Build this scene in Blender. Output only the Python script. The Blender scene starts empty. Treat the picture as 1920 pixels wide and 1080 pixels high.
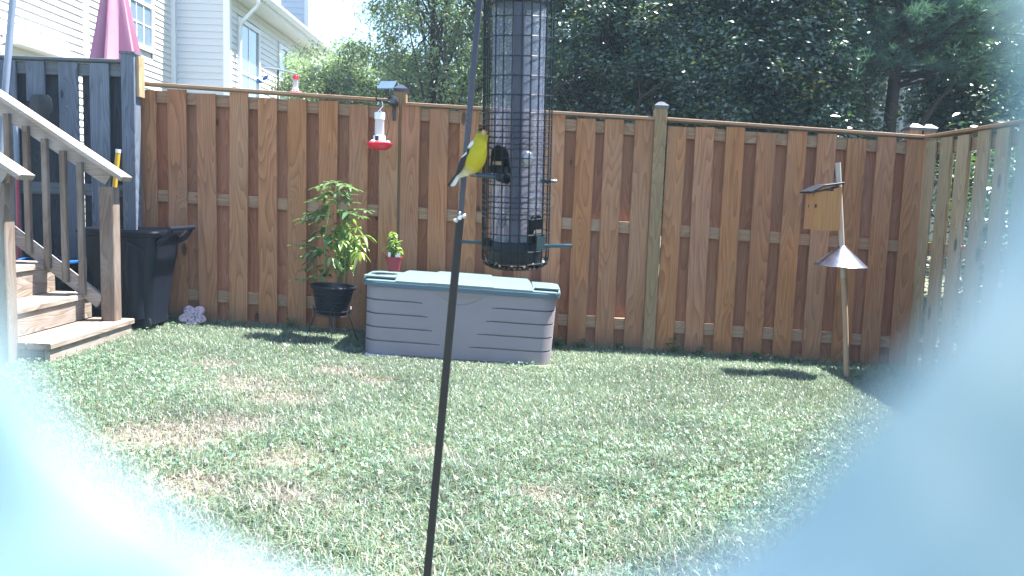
import bpy, math, random
import numpy as np
from mathutils import Vector, Matrix, Euler

random.seed(7)
rng = np.random.default_rng(7)
PI = math.pi
S = bpy.context.scene
COL = S.collection

# ------------------------------------------------------------------ camera, sky, sun, exposure
F_PX = 1500.0
PITCH, ROLL = math.radians(6.2), math.radians(2.0)
CAM = Vector((0, 0, 1.12))
FWD = Vector((0, math.cos(PITCH), -math.sin(PITCH)))
UPV = Vector((0, math.sin(PITCH), math.cos(PITCH)))
RT = Vector((1, 0, 0)) * math.cos(ROLL) + UPV * math.sin(ROLL)
UP = Vector((-1, 0, 0)) * math.sin(ROLL) + UPV * math.cos(ROLL)
cd = bpy.data.cameras.new('camera')
cam = bpy.data.objects.new('camera', cd)
COL.objects.link(cam)
m = Matrix((RT, UP, -FWD)).transposed().to_4x4()
m.translation = CAM
cam.matrix_world = m
cd.sensor_width = 36
cd.lens = 36 * F_PX / 1920
cd.clip_start = 0.002
cd.clip_end = 2000
cd.dof.use_dof = True
cd.dof.focus_distance = 4.6
cd.dof.aperture_fstop = 12.0
S.camera = cam

SUN_DIR = Vector((0.42, 0.10, 1.0)).normalized()
el = math.asin(SUN_DIR.z)
az = math.atan2(SUN_DIR.x, SUN_DIR.y)
W = bpy.data.worlds.new('World')
S.world = W
W.use_nodes = True
wn = W.node_tree
wn.nodes.clear()
sky = wn.nodes.new('ShaderNodeTexSky')
sky.sky_type = 'NISHITA'
sky.sun_disc = False
sky.sun_elevation = el
sky.sun_rotation = az
sky.air_density = 1.0
sky.dust_density = 0.6
sky.ozone_density = 3.0
bg = wn.nodes.new('ShaderNodeBackground')
bg.inputs['Strength'].default_value = 0.10
wo = wn.nodes.new('ShaderNodeOutputWorld')
wn.links.new(sky.outputs[0], bg.inputs[0])
wn.links.new(bg.outputs[0], wo.inputs[0])
sd = bpy.data.lights.new('sun', 'SUN')
sd.energy = 5.0
sd.angle = math.radians(0.53)
sd.color = (1.0, 0.98, 0.955)
sun = bpy.data.objects.new('sun', sd)
sun.rotation_euler = SUN_DIR.to_track_quat('Z', 'Y').to_euler()
COL.objects.link(sun)
S.view_settings.view_transform = 'Standard'
S.view_settings.look = 'None'
S.view_settings.exposure = 2.25
S.view_settings.gamma = 1.0
S.render.engine = 'CYCLES'
S.cycles.max_bounces = 8
S.cycles.transparent_max_bounces = 12
S.cycles.use_denoising = True


def at(px, py, Y):
    """point of the place at depth Y that stands at that spot of the photograph"""
    d = FWD * F_PX + RT * (px - 960) + UP * (540 - py)
    return CAM + d * (Y / d.y)


def gz(x):
    return 0.024 - 0.033 * max(-6.0, min(6.0, x))


# ------------------------------------------------------------------ mesh helper
class MB:
    def __init__(s):
        s.v = []; s.f = []

    def add(s, vs, fs):
        o = len(s.v)
        s.v += [tuple(p) for p in vs]
        s.f += [tuple(i + o for i in q) for q in fs]
        return s

    def box(s, c, sz, rot=None):
        c = Vector(c); h = Vector(sz) / 2
        vs = []
        for z in (-1, 1):
            for x, y in ((-1, -1), (1, -1), (1, 1), (-1, 1)):
                p = Vector((x * h.x, y * h.y, z * h.z))
                if rot is not None: p = rot @ p
                vs.append(c + p)
        return s.add(vs, [(3, 2, 1, 0), (4, 5, 6, 7), (0, 1, 5, 4), (1, 2, 6, 5), (2, 3, 7, 6), (3, 0, 4, 7)])

    def bar(s, a, b, w, d, ch=0.003, side=None):
        """chamfered rectangular bar from a to b; w across, d deep"""
        a = Vector(a); b = Vector(b); t = (b - a).normalized()
        if side is None:
            side = Vector((0, 1, 0)) if abs(t.y) < 0.9 else Vector((0, 0, 1))
        n = (side - t * side.dot(t)).normalized()
        r = t.cross(n).normalized()
        W2, D2 = w / 2, d / 2
        sec = [(-W2 + ch, -D2), (W2 - ch, -D2), (W2, -D2 + ch), (W2, D2 - ch), (W2 - ch, D2), (-W2 + ch, D2), (-W2, D2 - ch), (-W2, -D2 + ch)]
        vs = [p + r * u + n * v for p in (a, b) for u, v in sec]
        fs = [(i, (i + 1) % 8, 8 + (i + 1) % 8, 8 + i) for i in range(8)]
        fs += [tuple(range(7, -1, -1)), tuple(range(8, 16))]
        return s.add(vs, fs)

    def tube(s, pts, r, n=8, cap=True):
        pts = [Vector(p) for p in pts]
        rs = r if isinstance(r, (list, tuple)) else [r] * len(pts)
        rings = []
        ref = None
        for i, p in enumerate(pts):
            t = (pts[min(i + 1, len(pts) - 1)] - pts[max(i - 1, 0)])
            if t.length < 1e-9: t = Vector((0, 0, 1))
            t.normalize()
            if ref is None:
                ref = Vector((0, 1, 0)) if abs(t.y) < 0.9 else Vector((1, 0, 0))
            u = (ref - t * ref.dot(t)).normalized(); ref = u
            w = t.cross(u)
            rings.append([p + (u * math.cos(k * 2 * PI / n) + w * math.sin(k * 2 * PI / n)) * rs[i] for k in range(n)])
        return s.rings(rings, cap)

    def rings(s, rings, cap=True, closed=True):
        n = len(rings[0]); vs = [p for q in rings for p in q]; fs = []
        for i in range(len(rings) - 1):
            for k in range(n if closed else n - 1):
                k2 = (k + 1) % n
                fs.append((i * n + k, i * n + k2, (i + 1) * n + k2, (i + 1) * n + k))
        if cap:
            fs.append(tuple(range(n - 1, -1, -1)))
            fs.append(tuple((len(rings) - 1) * n + k for k in range(n)))
        return s.add(vs, fs)

    def lathe(s, prof, c=(0, 0, 0), n=24, rot=None, cap=False):
        c = Vector(c); R = []
        for r, z in prof:
            ring = []
            for k in range(n):
                p = Vector((r * math.cos(k * 2 * PI / n), r * math.sin(k * 2 * PI / n), z))
                if rot is not None: p = rot @ p
                ring.append(c + p)
            R.append(ring)
        return s.rings(R, cap)

    def ball(s, c, r, n=12, m=8, rot=None):
        r = (r, r, r) if not isinstance(r, (tuple, list)) else r
        c = Vector(c); R = []
        for i in range(m + 1):
            a = PI * i / m
            rr = max(math.sin(a), 1e-3); ring = []
            for k in range(n):
                p = Vector((r[0] * rr * math.cos(2 * PI * k / n), r[1] * rr * math.sin(2 * PI * k / n), -r[2] * math.cos(a)))
                if rot is not None: p = rot @ p
                ring.append(c + p)
            R.append(ring)
        return s.rings(R, True)

    def mesh(s, name, mat=None, smooth=False):
        me = bpy.data.meshes.new(name)
        me.from_pydata(s.v, [], s.f)
        if mat: me.materials.append(mat)
        if smooth:
            me.polygons.foreach_set('use_smooth', [True] * len(me.polygons))
            try: me.set_sharp_from_angle(angle=math.radians(42))
            except Exception: pass
        me.update()
        return me

    def build(s, name, mat, parent=None, smooth=False):
        return link(name, s.mesh(name, mat, smooth), parent)


def link(name, me, parent=None, loc=None, rot=None):
    o = bpy.data.objects.new(name, me)
    COL.objects.link(o)
    if parent is not None:
        o.parent = parent
        o.matrix_parent_inverse = parent_inv(parent)
    if loc is not None: o.location = loc
    if rot is not None: o.rotation_euler = rot
    return o


WM = {}


def parent_inv(p):
    # world position of a parent: translations only
    t = WM.get(p.name, Vector((0, 0, 0)))
    return Matrix.Translation(-t)


def thing(name, label, cat, loc, group=None, kind=None):
    o = bpy.data.objects.new(name, None)
    o.empty_display_size = 0.1
    o.location = loc
    COL.objects.link(o)
    WM[o.name] = Vector(loc)
    tag(o, label, cat, group, kind)
    return o


def tag(o, label=None, cat=None, group=None, kind=None):
    if label: o['label'] = label
    if cat: o['category'] = cat
    if group: o['group'] = group
    if kind: o['kind'] = kind
    return o


def np_mesh(name, verts, faces_n, mat, cols=None, smooth=False):
    """verts (N,3); faces_n list of int arrays (M,k); cols (N,3) point colours"""
    me = bpy.data.meshes.new(name)
    me.vertices.add(len(verts))
    me.vertices.foreach_set('co', np.ascontiguousarray(verts, dtype=np.float32).ravel())
    li = np.concatenate([f.ravel() for f in faces_n]).astype(np.int32)
    tot = np.concatenate([np.full(len(f), f.shape[1]) for f in faces_n]).astype(np.int32)
    st = np.concatenate([[0], np.cumsum(tot)[:-1]]).astype(np.int32)
    me.loops.add(len(li)); me.loops.foreach_set('vertex_index', li)
    me.polygons.add(len(tot)); me.polygons.foreach_set('loop_start', st)
    try: me.polygons.foreach_set('loop_total', tot)
    except Exception: pass
    me.materials.append(mat)
    if cols is not None:
        a = me.color_attributes.new('Col', 'FLOAT_COLOR', 'POINT')
        c4 = np.ones((len(verts), 4), dtype=np.float32); c4[:, :3] = cols
        a.data.foreach_set('color', c4.ravel())
    me.update(calc_edges=True)
    if smooth: me.polygons.foreach_set('use_smooth', [True] * len(me.polygons))
    return me


# ------------------------------------------------------------------ materials
class NT:
    def __init__(s, name):
        s.m = bpy.data.materials.new(name); s.m.use_nodes = True
        s.t = s.m.node_tree; s.t.nodes.clear()
        s.out = s.t.nodes.new('ShaderNodeOutputMaterial')

    def n(s, typ, **kw):
        nd = s.t.nodes.new('ShaderNode' + typ)
        for k, v in kw.items():
            if k.startswith('i_'): nd.inputs[k[2:].replace('_', ' ')].default_value = v
            else: setattr(nd, k, v)
        return nd

    def l(s, a, b): s.t.links.new(a, b)

    def math(s, op, a, b=None, c=None):
        nd = s.n('Math', operation=op)
        for i, q in enumerate((a, b, c)):
            if q is None: continue
            if isinstance(q, (int, float)): nd.inputs[i].default_value = q
            else: s.l(q, nd.inputs[i])
        return nd.outputs[0]

    def mix(s, f, a, b, blend='MIX'):
        nd = s.n('Mix', data_type='RGBA', blend_type=blend)
        for i, q in ((0, f), (6, a), (7, b)):
            if isinstance(q, (int, float)): nd.inputs[i].default_value = q
            elif isinstance(q, tuple): nd.inputs[i].default_value = (*q[:3], 1)
            else: s.l(q, nd.inputs[i])
        return nd.outputs[2]

    def noise(s, vec, scale, detail=3, rough=0.55, dist=0.0):
        nd = s.n('TexNoise'); nd.inputs['Scale'].default_value = scale
        nd.inputs['Detail'].default_value = detail; nd.inputs['Roughness'].default_value = rough
        nd.inputs['Distortion'].default_value = dist
        if vec is not None: s.l(vec, nd.inputs['Vector'])
        return nd.outputs[0]

    def ramp(s, f, stops):
        nd = s.n('ValToRGB'); e = nd.color_ramp.elements
        while len(e) < len(stops): e.new(0.5)
        for q, (p, c) in zip(e, stops):
            q.position = p; q.color = (*c, 1) if len(c) == 3 else c
        s.l(f, nd.inputs[0]); return nd.outputs[0]

    def bsdf(s, col, rough=0.6, spec=0.5, metal=0.0, bump=None, bstr=0.2, bdist=0.01, coat=0.0, trans=0.0):
        b = s.n('BsdfPrincipled')
        for k, q in (('Base Color', col), ('Roughness', rough)):
            if isinstance(q, tuple): b.inputs[k].default_value = (*q[:3], 1)
            elif isinstance(q, (int, float)): b.inputs[k].default_value = q
            else: s.l(q, b.inputs[k])
        b.inputs['Metallic'].default_value = metal
        b.inputs['Specular IOR Level'].default_value = spec
        b.inputs['Coat Weight'].default_value = coat
        b.inputs['Transmission Weight'].default_value = trans
        if bump is not None:
            bp = s.n('Bump'); bp.inputs['Strength'].default_value = bstr; bp.inputs['Distance'].default_value = bdist
            s.l(bump, bp.inputs['Height']); s.l(bp.outputs[0], b.inputs['Normal'])
        return b

    def end(s, sh):
        s.l(sh.outputs[0] if hasattr(sh, 'outputs') else sh, s.out.inputs[0]); return s.m


def plain(name, col, rough=0.6, spec=0.5, metal=0.0, var=0.12, scale=6.0, bump=0.15, fine=120.0):
    t = NT(name)
    tc = t.n('TexCoord').outputs['Object']
    a = t.noise(tc, scale, 5, 0.6)
    f = t.noise(tc, fine, 2)
    lo = tuple(c * (1 - var * 2) for c in col); hi = tuple(min(1, c * (1 + var * 1.5)) for c in col)
    c = t.mix(a, lo, hi)
    r = t.math('ADD', t.math('MULTIPLY', a, 0.2), rough - 0.1)
    return t.end(t.bsdf(c, r, spec, metal, f, bump, 0.002))


def wood(name, base, dark, light=None, axis='z', band=9.0, contrast=0.75, knots=1.0, wear=0.25, rough=0.7, tint=None, vary=0.16, sc=1.0, foot=False):
    t = NT(name)
    tc = t.n('TexCoord').outputs['Object']
    oi = t.n('ObjectInfo').outputs['Random']
    off = t.n('CombineXYZ')
    t.l(t.math('MULTIPLY', oi, 37.3), off.inputs[0]); t.l(t.math('MULTIPLY', oi, 11.7), off.inputs[1]); t.l(t.math('MULTIPLY', oi, 61.1), off.inputs[2])
    va = t.n('VectorMath', operation='ADD'); t.l(tc, va.inputs[0]); t.l(off.outputs[0], va.inputs[1])
    v = va.outputs[0]

    def stretched(across, along):
        mp = t.n('Mapping')
        s3 = [across * sc] * 3; s3['xyz'.index(axis)] = along * sc
        mp.inputs['Scale'].default_value = s3
        t.l(v, mp.inputs[0]); return mp.outputs[0]
    field = t.noise(stretched(7.0, 0.75), 1.0, 1.5, 0.45)
    kv = stretched(5.5, 2.2)
    vor = t.n('TexVoronoi', feature='F1'); vor.inputs['Scale'].default_value = 1.0; t.l(kv, vor.inputs['Vector'])
    d = vor.outputs['Distance']
    kn = t.math('EXPONENT', t.math('MULTIPLY', t.math('MULTIPLY', d, d), -26.0))     # soft hill round each knot
    sep = t.n('SeparateColor'); t.l(vor.outputs['Color'], sep.inputs[0])
    sel = t.math('MULTIPLY', t.math('GREATER_THAN', sep.outputs[0], 0.40), knots)
    kn = t.math('MULTIPLY', kn, sel)
    fld = t.math('ADD', field, t.math('MULTIPLY', kn, 0.30))
    b = t.math('FRACT', t.math('MULTIPLY', fld, band * 2.2))
    b = t.math('POWER', b, 1.6)
    fine = t.noise(stretched(170.0, 5.0), 1.0, 2)
    blot = t.noise(stretched(3.0, 1.1), 1.0, 5, 0.65)
    light = light or tuple(min(1, c * 1.35) for c in base)
    c0 = t.mix(blot, tuple(c * 0.82 for c in base), light)
    c1 = t.mix(t.math('MULTIPLY', b, contrast), c0, dark)
    kcore = t.math('GREATER_THAN', kn, 0.74)
    kring = t.math('MULTIPLY', t.math('POWER', kn, 3.0), 0.75)
    c2 = t.mix(kring, c1, tuple(c * 0.55 for c in dark))
    c3 = t.mix(t.math('MULTIPLY', kcore, 0.8), c2, tuple(c * 0.22 for c in dark))
    c4 = t.mix(t.math('MULTIPLY', t.math('SUBTRACT', fine, 0.35), 0.9), c3, tuple(c * 0.6 for c in dark))
    # weathering: grey-violet bloom in patches
    wv = t.ramp(t.noise(stretched(2.0, 0.8), 1.3, 4, 0.7), [(0.45, (0, 0, 0)), (0.72, (1, 1, 1))])
    c5 = t.mix(t.math('MULTIPLY', wv, wear), c4, tint or (0.32, 0.235, 0.165))
    if foot:      # splashed soil and algae on the lowest hand's breadth
        zz = t.n('SeparateXYZ'); t.l(tc, zz.inputs[0])
        ff = t.math('MULTIPLY', t.math('SUBTRACT', 0.16, zz.outputs[2]), 7.0)
        ff = t.math('MINIMUM', t.math('MAXIMUM', t.math('MULTIPLY', ff, t.math('ADD', t.noise(v, 14, 4, .7), .1)), 0.0), .65)
        c5 = t.mix(ff, c5, (0.075, 0.062, 0.042))
    hv = t.n('HueSaturation')
    t.l(t.math('ADD', t.math('MULTIPLY', t.math('FRACT', t.math('MULTIPLY', oi, 7.31)), vary), 1.0 - vary * 0.5), hv.inputs['Value'])
    t.l(t.math('ADD', t.math('MULTIPLY', t.math('FRACT', t.math('MULTIPLY', oi, 13.7)), 0.10), 0.94), hv.inputs['Saturation'])
    t.l(t.math('ADD', t.math('MULTIPLY', t.math('FRACT', t.math('MULTIPLY', oi, 3.9)), 0.006), 0.497), hv.inputs['Hue'])
    t.l(c5, hv.inputs['Color'])
    hgt = t.math('ADD', t.math('MULTIPLY', fine, 0.6), t.math('MULTIPLY', b, 0.5))
    return t.end(t.bsdf(hv.outputs[0], rough, 0.3, 0, hgt, 0.35, 0.002))


def leafmat(name, hue=1.0, rough=0.45, spec=0.5, transl=0.35, tcol=(1.1, 1.3, 0.6)):
    t = NT(name)
    at_ = t.n('Attribute', attribute_name='Col').outputs['Color']
    b = t.bsdf(at_, rough, spec)
    tr = t.n('BsdfTranslucent')
    t.l(t.mix(1.0, at_, tcol, 'MULTIPLY'), tr.inputs[0])
    mx = t.n('MixShader'); mx.inputs[0].default_value = transl
    t.l(b.outputs[0], mx.inputs[1]); t.l(tr.outputs[0], mx.inputs[2])
    return t.end(mx.outputs[0])


def colattr(name, rough=0.7, spec=0.3, noise=0.2, nsc=300.0):
    t = NT(name)
    a = t.n('Attribute', attribute_name='Col').outputs['Color']
    n = t.noise(t.n('TexCoord').outputs['Object'], nsc, 3)
    c = t.mix(t.math('MULTIPLY', t.math('SUBTRACT', n, 0.3), noise), a, (0.05, 0.05, 0.03))
    return t.end(t.bsdf(c, rough, spec, 0, n, 0.3, 0.001))


PINE = ((0.375, 0.165, 0.068), (0.165, 0.060, 0.024))
M_PICKET = wood('stained_pine_boards', PINE[0], PINE[1], wear=0.30, contrast=0.62, band=8, vary=.20, foot=True)
M_PICKET_BACK = wood('stained_pine_rear_boards', (0.34, 0.138, 0.068), (0.19, 0.066, 0.030), wear=0.25, contrast=0.6, band=8)
M_RAIL = wood('pine_rails', (0.33, 0.20, 0.12), (0.16, 0.085, 0.045), axis='x', wear=0.5, contrast=0.6, knots=0.6)
M_RAIL_Y = wood('pine_rails_side', (0.33, 0.20, 0.12), (0.16, 0.085, 0.045), axis='y', wear=0.5, contrast=0.6, knots=0.6)
M_POST = wood('green_pine_post', (0.27, 0.175, 0.085), (0.15, 0.085, 0.038), wear=0.3, contrast=0.6)
M_SIDE = wood('olive_pine_boards', (0.38, 0.29, 0.17), (0.22, 0.14, 0.075), wear=0.4, contrast=0.7)
M_GREY = wood('weathered_grey_boards', (0.125, 0.150, 0.190), (0.060, 0.075, 0.105), wear=0.4, contrast=0.9, band=11, tint=(0.19, 0.22, 0.27), rough=0.85)
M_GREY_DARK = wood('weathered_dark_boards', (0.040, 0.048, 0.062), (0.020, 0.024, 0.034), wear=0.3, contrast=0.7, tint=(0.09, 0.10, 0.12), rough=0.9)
M_GREY_X = wood('weathered_grey_rails', (0.12, 0.14, 0.16), (0.05, 0.06, 0.075), axis='x', wear=0.4, tint=(0.2, 0.22, 0.22), rough=0.85)
M_STAIR = wood('weathered_tread_boards', (0.27, 0.215, 0.170), (0.09, 0.060, 0.042), axis='y', wear=0.6, contrast=0.75, tint=(0.43, 0.41, 0.38), rough=0.8, band=12)
M_STAIRPOST = wood('weathered_stair_posts', (0.17, 0.125, 0.095), (0.085, 0.06, 0.045), wear=0.5, contrast=0.7, tint=(0.33, 0.31, 0.27), rough=0.8)
M_HANDRAIL = wood('weathered_handrail', (0.33, 0.28, 0.24), (0.16, 0.12, 0.10), axis='x', wear=0.7, contrast=0.6, tint=(0.46, 0.45, 0.45), rough=0.75)
M_CEDAR = wood('cedar_box', (0.44, 0.205, 0.068), (0.27, 0.105, 0.035), wear=0.1, contrast=0.4, band=5, knots=0.4)
M_DOWEL = wood('bare_wood_pole', (0.37, 0.235, 0.135), (0.24, 0.14, 0.075), wear=0.3, contrast=0.4, knots=0)
M_BLACK = plain('black_plastic', (0.012, 0.015, 0.022), 0.5, 0.5)
M_BINPL = plain('bin_plastic', (0.006, 0.009, 0.017), 0.5, 0.25, var=0.2, bump=0.3)
M_METALBLK = plain('black_metal', (0.008, 0.009, 0.014), 0.45, 0.5, var=0.3, scale=30)
M_GREENROD = plain('green_perch', (0.006, 0.035, 0.05), 0.25, 0.6)
M_CAGE = plain('cage_wire', (0.005, 0.011, 0.017), 0.45, 0.35)
M_WHITE = plain('white_plastic', (0.75, 0.77, 0.80), 0.4, 0.5, var=0.05)
M_RED = plain('red_plastic', (0.62, 0.015, 0.035), 0.3, 0.5, var=0.1)
M_BLUE = plain('blue_plastic', (0.015, 0.11, 0.36), 0.3, 0.5)
M_SOIL = plain('potting_soil', (0.03, 0.022, 0.016), 0.95, 0.1, scale=40, bump=0.8)
M_STEEL = plain('galvanised_steel', (0.62, 0.64, 0.68), 0.35, 0.5, metal=0.9, var=0.12)
M_BAFFLE = plain('baffle_steel', (0.42, 0.45, 0.60), 0.28, 0.5, metal=0.95, var=0.08, scale=14)
M_CAPMETAL = plain('post_cap_metal', (0.03, 0.035, 0.05), 0.28, 0.8, var=0.1)
M_YELLOW = plain('yellow_handle', (0.55, 0.34, 0.02), 0.4)
M_PINKRED = plain('pink_handle', (0.42, 0.06, 0.09), 0.45)
M_GREYGRIP = plain('grey_grip', (0.20, 0.25, 0.33), 0.5)

# ------------------------------------------------------------------ ground
def ground():
    t = NT('lawn_soil')
    tc = t.n('TexCoord').outputs['Object']
    a = t.noise(tc, 2.2, 6, 0.65); b = t.noise(tc, 60, 4, 0.7)
    c = t.mix(t.ramp(a, [(0.4, (0, 0, 0)), (0.62, (1, 1, 1))]), (0.11, 0.135, 0.085), (0.22, 0.19, 0.155))
    c = t.mix(t.math('MULTIPLY', b, .7), c, (0.09, 0.10, 0.055))
    mt = t.end(t.bsdf(c, 0.95, 0.1, 0, b, 0.8, 0.01))
    xs = [-75, -40, -20, -6] + [x * 0.5 for x in range(-11, 12)] + [6, 20, 40, 75]
    ys = [-30, -10, -2] + [y * 0.5 for y in range(0, 16)] + [12, 20, 50, 110]
    mb = MB()
    vs = [(x, y, gz(x)) for y in ys for x in xs]
    n = len(xs)
    fs = [(j * n + i, j * n + i + 1, (j + 1) * n + i + 1, (j + 1) * n + i) for j in range(len(ys) - 1) for i in range(n - 1)]
    o = mb.add(vs, fs).build('ground', mt, None, True)
    tag(o, 'sloping back garden soil under the lawn', None, None, 'structure')


ground()


def vnoise(x, y, sc, seed):
    g = np.random.default_rng(seed).random((64, 64))
    u = x * sc + 31.7; v = y * sc + 17.3
    i = np.floor(u).astype(int); j = np.floor(v).astype(int)
    fu = u - i; fv = v - j
    fu = fu * fu * (3 - 2 * fu); fv = fv * fv * (3 - 2 * fv)
    G = lambda a, b: g[a % 64, b % 64]
    return (G(i, j) * (1 - fu) + G(i + 1, j) * fu) * (1 - fv) + (G(i, j + 1) * (1 - fu) + G(i + 1, j + 1) * fu) * fv


def fb(x, y, sc, seed):
    return (vnoise(x, y, sc, seed) + 0.5 * vnoise(x, y, sc * 2.1, seed + 1) + 0.25 * vnoise(x, y, sc * 4.3, seed + 2)) / 1.75


STEP_X, STEP_Y0, STEP_Y1 = -2.66, 4.42, 5.38
# bare, straw-covered spots of the lawn: (x, y, radius)
DRY = [(-1.38, 4.25, .24), (-1.15, 4.05, .18), (-1.47, 3.3, .26), (-1.25, 3.5, .18), (-.85, 3.1, .17), (-.75, 2.7, .16), (-1.0, 4.72, .16), (-.8, 4.55, .12), (-1.1, 2.75, .15),
       (-.35, 3.3, .10), (.15, 2.9, .10), (-1.75, 4.7, .12)]


def dryness(x, y):
    d = np.zeros_like(x)
    for a, b, r in DRY:
        d = np.maximum(d, np.exp(-(((x - a) / r) ** 2 + ((y - b) / (r * 0.8)) ** 2)))
    return np.clip(d * (0.2 + 1.3 * fb(x, y, 6.0, 70)), 0, .62)


def lawn_ok(x, y):
    ok = (np.abs(x) < 0.66 * y + 0.75) & (x < 3.05) & (y < 6.35)
    ok &= ~((x < STEP_X + 0.02) & (y > STEP_Y0 - 0.02) & (y < STEP_Y1 + 0.05))
    ok &= ~((x > -1.02) & (x < 0.28) & (y > 5.27) & (y < 5.98))
    return ok


def make_grass():
    mt = leafmat('grass_blades', rough=0.36, spec=0.6, transl=0.42, tcol=(1.05, 1.15, 0.8))
    n = 600000
    x = rng.uniform(-4.4, 3.1, n); y = 1.45 + (6.35 - 1.45) * rng.random(n) ** 0.85
    dry = dryness(x, y)
    clo = fb(x, y, 0.9, 5)
    k = lawn_ok(x, y) & (rng.random(n) > dry * 0.55) & (rng.random(n) > (clo > 0.55) * 0.35)
    x, y, dry = x[k], y[k], dry[k]; n = len(x)
    z = 0.024 - 0.033 * np.clip(x, -6, 6)
    h = rng.uniform(0.014, 0.042, n) * (0.7 + 0.8 * fb(x, y, 2.5, 11)) * (1 - 0.4 * dry)
    h *= np.where(y > 6.0, 1.5, 1.0)
    h *= np.where((y > 5.0) & (y < 5.35) & (x > -1.1) & (x < .35), .55, 1.0)
    tuft = np.clip((fb(x, y, 3.2, 33) - .5) * 4, 0, 1) * np.clip((4.2 - y) / 1.5, 0, 1)
    h *= 1 + .8 * tuft
    ang = rng.uniform(0, 2 * PI, n); lean = rng.uniform(0.15, 1.15, n)
    flat = rng.random(n) < 0.25 + 0.4 * dry
    lean = np.where(flat, rng.uniform(1.0, 2.2, n), lean)
    w = rng.uniform(0.0016, 0.0034, n)
    dx, dy = np.cos(ang), np.sin(ang)
    wa = ang + PI / 2 + rng.uniform(-.4, .4, n)
    wx, wy = np.cos(wa) * w, np.sin(wa) * w
    V = np.empty((n, 5, 3), np.float32)
    hm = h * 0.55
    V[:, 0] = np.stack([x - wx, y - wy, z - 0.004], 1); V[:, 1] = np.stack([x + wx, y + wy, z - 0.004], 1)
    mx, my = x + dx * lean * hm * 0.35, y + dy * lean * hm * 0.35
    V[:, 2] = np.stack([mx + wx * .8, my + wy * .8, z + hm], 1); V[:, 3] = np.stack([mx - wx * .8, my - wy * .8, z + hm], 1)
    V[:, 4] = np.stack([x + dx * lean * h, y + dy * lean * h, z + h * np.clip(1.15 - lean * 0.35, .3, 1)], 1)
    b = (np.arange(n) * 5)[:, None]
    q = b + np.array([0, 1, 2, 3]); t3 = b + np.array([3, 2, 4])
    g = np.array([[0.200, 0.262, 0.170], [0.155, 0.235, 0.165], [0.240, 0.285, 0.185], [0.175, 0.245, 0.205]])
    c = g[rng.integers(0, 4, n)] * rng.uniform(0.65, 1.25, n)[:, None]
    straw = np.array([0.42, 0.375, 0.335])
    ds = (rng.random(n) < np.clip(dry * 1.2 + 0.15, 0, 1))[:, None]
    c = np.where(ds, straw * rng.uniform(0.5, 1.0, n)[:, None], c)
    tone = (0.62 + 0.55 * fb(x, y, 1.3, 21) + .28 * fb(x, y, 5.0, 44))[:, None]
    c = c * tone
    me = np_mesh('grass', V.reshape(-1, 3), [q, t3], mt, np.repeat(c, 5, 0))
    tag(link('grass', me), 'mown green and straw-coloured grass covering the garden', 'grass', None, 'stuff')


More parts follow.
